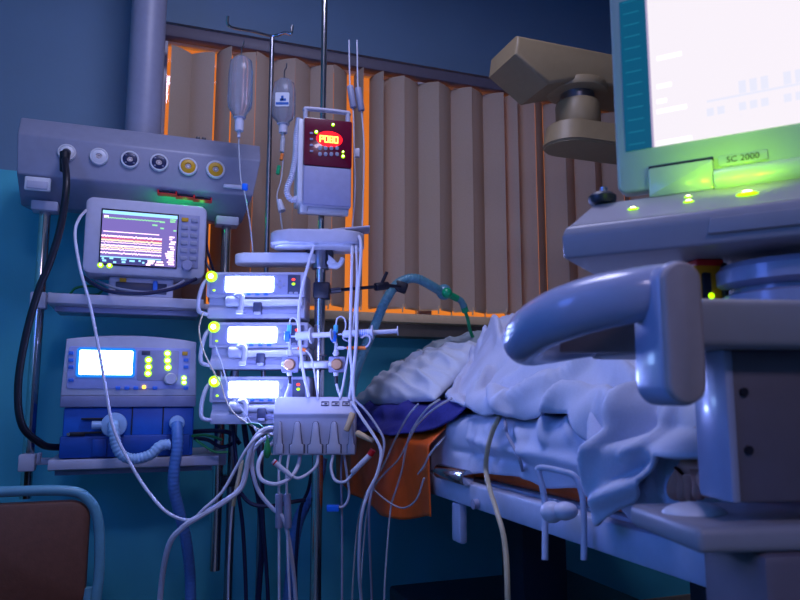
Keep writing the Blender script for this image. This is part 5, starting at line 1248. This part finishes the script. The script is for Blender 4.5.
# ================================================================ the laptop style scanner
lf = Fr(P(563, 250, .86), R(-30))
lt = thing('portable_scanner', 'grey laptop style scanner with a bright white screen and green lamps on the cart', 'scanner', lf)
def lx(px, py, off=0): return lf.L(px, py, off)
xb0, zb0 = lx(564, 259); xt0, ztip = lx(561, 237); _, zfe = lx(590, 222.5)
xtop = lx(592, 202, .045)[0]; zbk = lx(622, 200, .055)[1]
LW = .40
def fx(y, z):
    if z <= ztip + 1e-4: f = (z - zb0) / (ztip - zb0); a = xb0 + (xt0 - xb0) * f
    else: a = xt0 + (xtop - xt0) * ((z - ztip) / (zbk - ztip)) ** 1.0
    return (a, a + LW)
prof = [(0, zb0), (-.004, ztip), (.0, zfe - .002), (.006, zfe), (.055, zbk - .001), (.062, zbk), (.20, zbk), (.20, zb0 + .004), (.19, zb0)]
mb = MB(); mb.sweep_x(prof, fx, M['cart'], .004, 3); 
mb.build('base', lt)
x0, zz = lx(707, 224, -.004); mb = MB(); mb.prism([(x0, zz - .012), (x0 + .2, zz - .012), (x0 + .2, zz + .006), (x0 + .004, zz + .006)], -.0075, .004, M['cart'], .002); mb.build('front_grip', lt)
for i, (px, py, rr) in enumerate(((633, 204.5, .0042), (688.5, 197, .004), (688, 192.5, .003), (747, 190.5, .0072))):
    off = .03 if i != 2 else .042
    x, z = lx(px, py, off); zs = zfe + (zbk - zfe) * (off - .006) / .049
    mb = MB(); mb.ball((x, off, zs - .001), rr * 1.0, M['led_y'], (1.7, 1.3, .45), 14); o = mb.build('led', lt)
    mb = MB(); mb.ball((x, off, zs - .0004), rr * .62, M['led_core'], (1.7, 1.2, 1.0), 12); mb.build('led_core', o)
mb = MB(); x, _ = lx(600, 195, .05); mb.lathe([(.016, 0), (.018, .004), (.018, .010), (.014, .014), (.0001, .015)], (x, .062, zbk), (0, 0, 1), M['dark'], 20); mb.cyl((x + .002, .062, zbk + .012), (x + .002, .062, zbk + .022), .005, M['steel'], seg=12); mb.build('side_knob', lt)
YP = .064
px0, pz0 = lx(617.5, 194, YP); PW, PH = .36, .285
mb = MB(); mb.prism(rrect(PW, PH, .012, 5, px0 + PW / 2, pz0 + PH / 2), YP, YP + .022, M['laptop'], .004, 3); mb.build('screen_lid', lt)
yS = YP - .001
tx0_, _ = lx(624.5, 120, yS); tx1_, _ = lx(651, 120, yS); wx0_, tzb_ = lx(654.5, 147, yS); ztp = pz0 + PH - .022; wxe = px0 + PW - .02
mb = MB()
mb.box(((tx0_ + tx1_) / 2, yS, (tzb_ + ztp) / 2), (tx1_ - tx0_, .002, ztp - tzb_), M['lap_teal'])
for k in range(14):
    z = tzb_ + .008 + .0165 * k; mb.box(((tx0_ + tx1_) / 2 - .002, yS - .0008, z), ((tx1_ - tx0_) * .6, .001, .0014), M['lap_teal2'])
mb.box(((tx1_ + wx0_) / 2, yS, (tzb_ + ztp) / 2), (wx0_ - tx1_, .002, ztp - tzb_), M['lap_sep'])
mb.box(((wx0_ + wxe) / 2, yS, (tzb_ + ztp) / 2), (wxe - wx0_, .002, ztp - tzb_), M['lap_white'])
for (a, py, ln_, m) in ((657, 144.5, .042, 'lap_white2'), (657, 113, .036, 'lap_white2'), (657, 103, .012, 'lap_white2'), (657, 88, .018, 'lap_white2'), (657, 60, .03, 'lap_white2')):
    x, z = lx(a, py, yS); mb.box((x + ln_ / 2, yS - .0008, z + .001), (ln_, .0012, .0055), M[m])
for row, py in enumerate((90, 102, 113)):
    xs_, z = lx(707 if row else 728, py, yS)
    for k in range(9 if row != 1 else 1):
        if row == 1: mb.box((xs_ + .07, yS - .0008, z), (.14, .001, .0028), M['lap_text'])
        elif (k + row) % 4: mb.box((xs_ + .004 + .012 * k, yS - .0008, z), (.008, .001, .016 if row == 0 else .010), M['lap_text'])
mb.build('display', lt)
hx0, hz1_ = lx(648, 170, .055); hx1, _ = lx(713, 160, .055); _, hzb = lx(680, 194, .055); hz1_ = lx(680, 164, .055)[1]
mb = MB(); mb.prism(rrect(hx1 - hx0, hz1_ - hzb, .003, 3, (hx0 + hx1) / 2, (hz1_ + hzb) / 2), .052, .07, M['laptop'], .003); mb.box(((hx0 + hx1) / 2, .0625, hz1_ + .002), (hx1 - hx0, .004, .005), M['black']); mb.build('hinge_cover', lt)
x0, z = lx(714, 178, .052); mb = MB(); mb.cyl((x0, .060, z - .002), (px0 + PW, .060, z - .002), .0145, M['laptop'], seg=24, bev=.002); mb.build('hinge_barrel', lt)
x0, z = lx(722, 161, .06); mb = MB(); x1, _ = lx(764, 156, .06); mb.box(((x0 + x1) / 2, YP - .001, z + .0005), (x1 - x0 + .008, .003, .013), M['laptop'], .001); npl = mb.build('name_plate', lt)
text_mesh('SC 2000', .0105, 'lettering', npl, M['ink'], Matrix.Translation(((x0 + x1) / 2, YP - .0032, z + .0005)) @ UPRIGHT, .0003)

# ================================================================ lamps, sky, camera
def light(name, kind, loc, energy, rgb, **k):
    l = bpy.data.lights.new(name, kind); l.energy = energy; l.color = lin([c / 255 for c in rgb])
    for a, b in k.items(): setattr(l, a, b)
    o = bpy.data.objects.new(name, l); C.objects.link(o); o.location = loc; return o
def aim(o, p): o.rotation_euler = (V(p) - o.location).to_track_quat('-Z', 'Y').to_euler(); return o
def fill_fixture(loc, lab, w=.6):
    f = Fr(loc, WALL_RZ); t = thing('ceiling_fill', lab, 'lamp', f)
    mb = MB(); mb.box((0, 0, -.03), (w + .05, w + .05, .06), M['white'], .006); mb.build('housing', t)
    mb = MB(); mb.box((0, 0, -.0605), (w, w, .004), M['lamp'], .001); mb.build('diffuser', t)
L1 = (-.15, 1.25, 3.0)
fill_fixture(L1, 'added square bluish fill light on the ceiling above the bed foot')
o = light('ceiling_fill_lamp', 'AREA', (L1[0], L1[1], 2.93), E_CEIL_FILL, (205, 205, 245), shape='SQUARE', size=.6); o.rotation_euler = (0, 0, WALL_RZ)  # fill light added out of view to lift walls, beam and bed
fill_fixture((.5, -1.6, 3.0), 'added square dim fill light on the ceiling behind the viewpoint')
o = light('ceiling_fill_lamp', 'AREA', (.5, -1.6, 2.93), E_BACK_FILL, (215, 200, 235), shape='SQUARE', size=.6); o.rotation_euler = (0, 0, WALL_RZ)  # neutral fill added behind the camera for surfaces turned towards it
# added fill panel, out of view on the left wall, turns left faces blue
wl = WF.W(XL + .05, -2.1, 1.45)
nf = Fr(wl, WALL_RZ + R(90)); t = thing('blue_fill_panel', 'added blue fill light panel on the left wall', 'lamp', nf)
mb = MB(); mb.box((0, .03, 0), (.5, .04, .8), M['white'], .006); mb.build('housing', t)
mb = MB(); mb.box((0, .008, 0), (.46, .004, .76), M['lamp'], .001); mb.build('diffuser', t)
o = light('blue_fill_lamp', 'AREA', WF.W(XL + .07, -2.1, 1.45), E_BLUE_FILL, (60, 110, 255), shape='RECTANGLE', size=.46, size_y=.76); aim(o, (.6, .9, 1.1))
# unseen fill lamp added before the pumps to brighten tray and arm
o = light('tray_fill', 'AREA', P(262, 350, 1.72), E_TRAY_FILL, (150, 165, 255), shape='RECTANGLE', size=.22, size_y=.3); aim(o, P(290, 255, 2.06))
# light of the green lamps on the scanner
for (px, py, e) in ((747, 188, E_GREEN), (716, 190, E_GREEN * .6), (690, 193, E_GREEN * .22), (633, 201, E_GREEN * .10)):
    x, z = lx(px, py, .03); o = light('lamp_light', 'SPOT', lf.W(x, -.012, z + .014), e, (172, 240, 0), shadow_soft_size=.006, spot_size=R(125), spot_blend=.5)
    aim(o, lf.W(x + .01, YP, z + .06))
# green lamps of the data sockets under the beam
for px in (167, 185, 202):
    light('socket_light', 'POINT', wall_pt(px, 203, .40), E_SOCK, (0, 255, 110), shadow_soft_size=.01)
# sodium street light sky outside the window
w = bpy.data.worlds.new('night sky'); bpy.context.scene.world = w; w.use_nodes = True
nt = w.node_tree; bg = nt.nodes['Background']; tc = nt.nodes.new('ShaderNodeTexCoord'); sp = nt.nodes.new('ShaderNodeSeparateXYZ'); rp = nt.nodes.new('ShaderNodeValToRGB')
nt.links.new(tc.outputs['Generated'], sp.inputs[0]); nt.links.new(sp.outputs['Z'], rp.inputs['Fac']); nt.links.new(rp.outputs['Color'], bg.inputs['Color'])
rp.color_ramp.elements[0].color = (*lin((238 / 255, 134 / 255, 52 / 255)), 1); rp.color_ramp.elements[1].color = (*lin((200 / 255, 95 / 255, 30 / 255)), 1); rp.color_ramp.elements[1].position = .8
bg.inputs['Strength'].default_value = E_SKY
# portal at the window
o = light('window_portal', 'AREA', WF.W((wx0 + wx1) / 2, .13, (wz0 + wz1) / 2), 1, (255, 255, 255), shape='RECTANGLE', size=wx1 - wx0, size_y=wz1 - wz0)
o.data.cycles.is_portal = True; o.rotation_euler = (R(90), 0, WALL_RZ); 
cam = bpy.data.cameras.new('camera'); co = bpy.data.objects.new('camera', cam); C.objects.link(co)
co.location = CAM; co.rotation_euler = (R(90) + PIT, 0, 0); cam.sensor_width = 36; cam.lens = 36 * FPX / 800; cam.clip_start = .02
cam.dof.use_dof = True; cam.dof.focus_distance = 2.05; cam.dof.aperture_fstop = 7
sc = bpy.context.scene; sc.camera = co
sc.view_settings.view_transform = 'Standard'; sc.view_settings.look = 'None'; sc.view_settings.gamma = 1; sc.view_settings.use_curve_mapping = False
sc.view_settings.exposure = 0
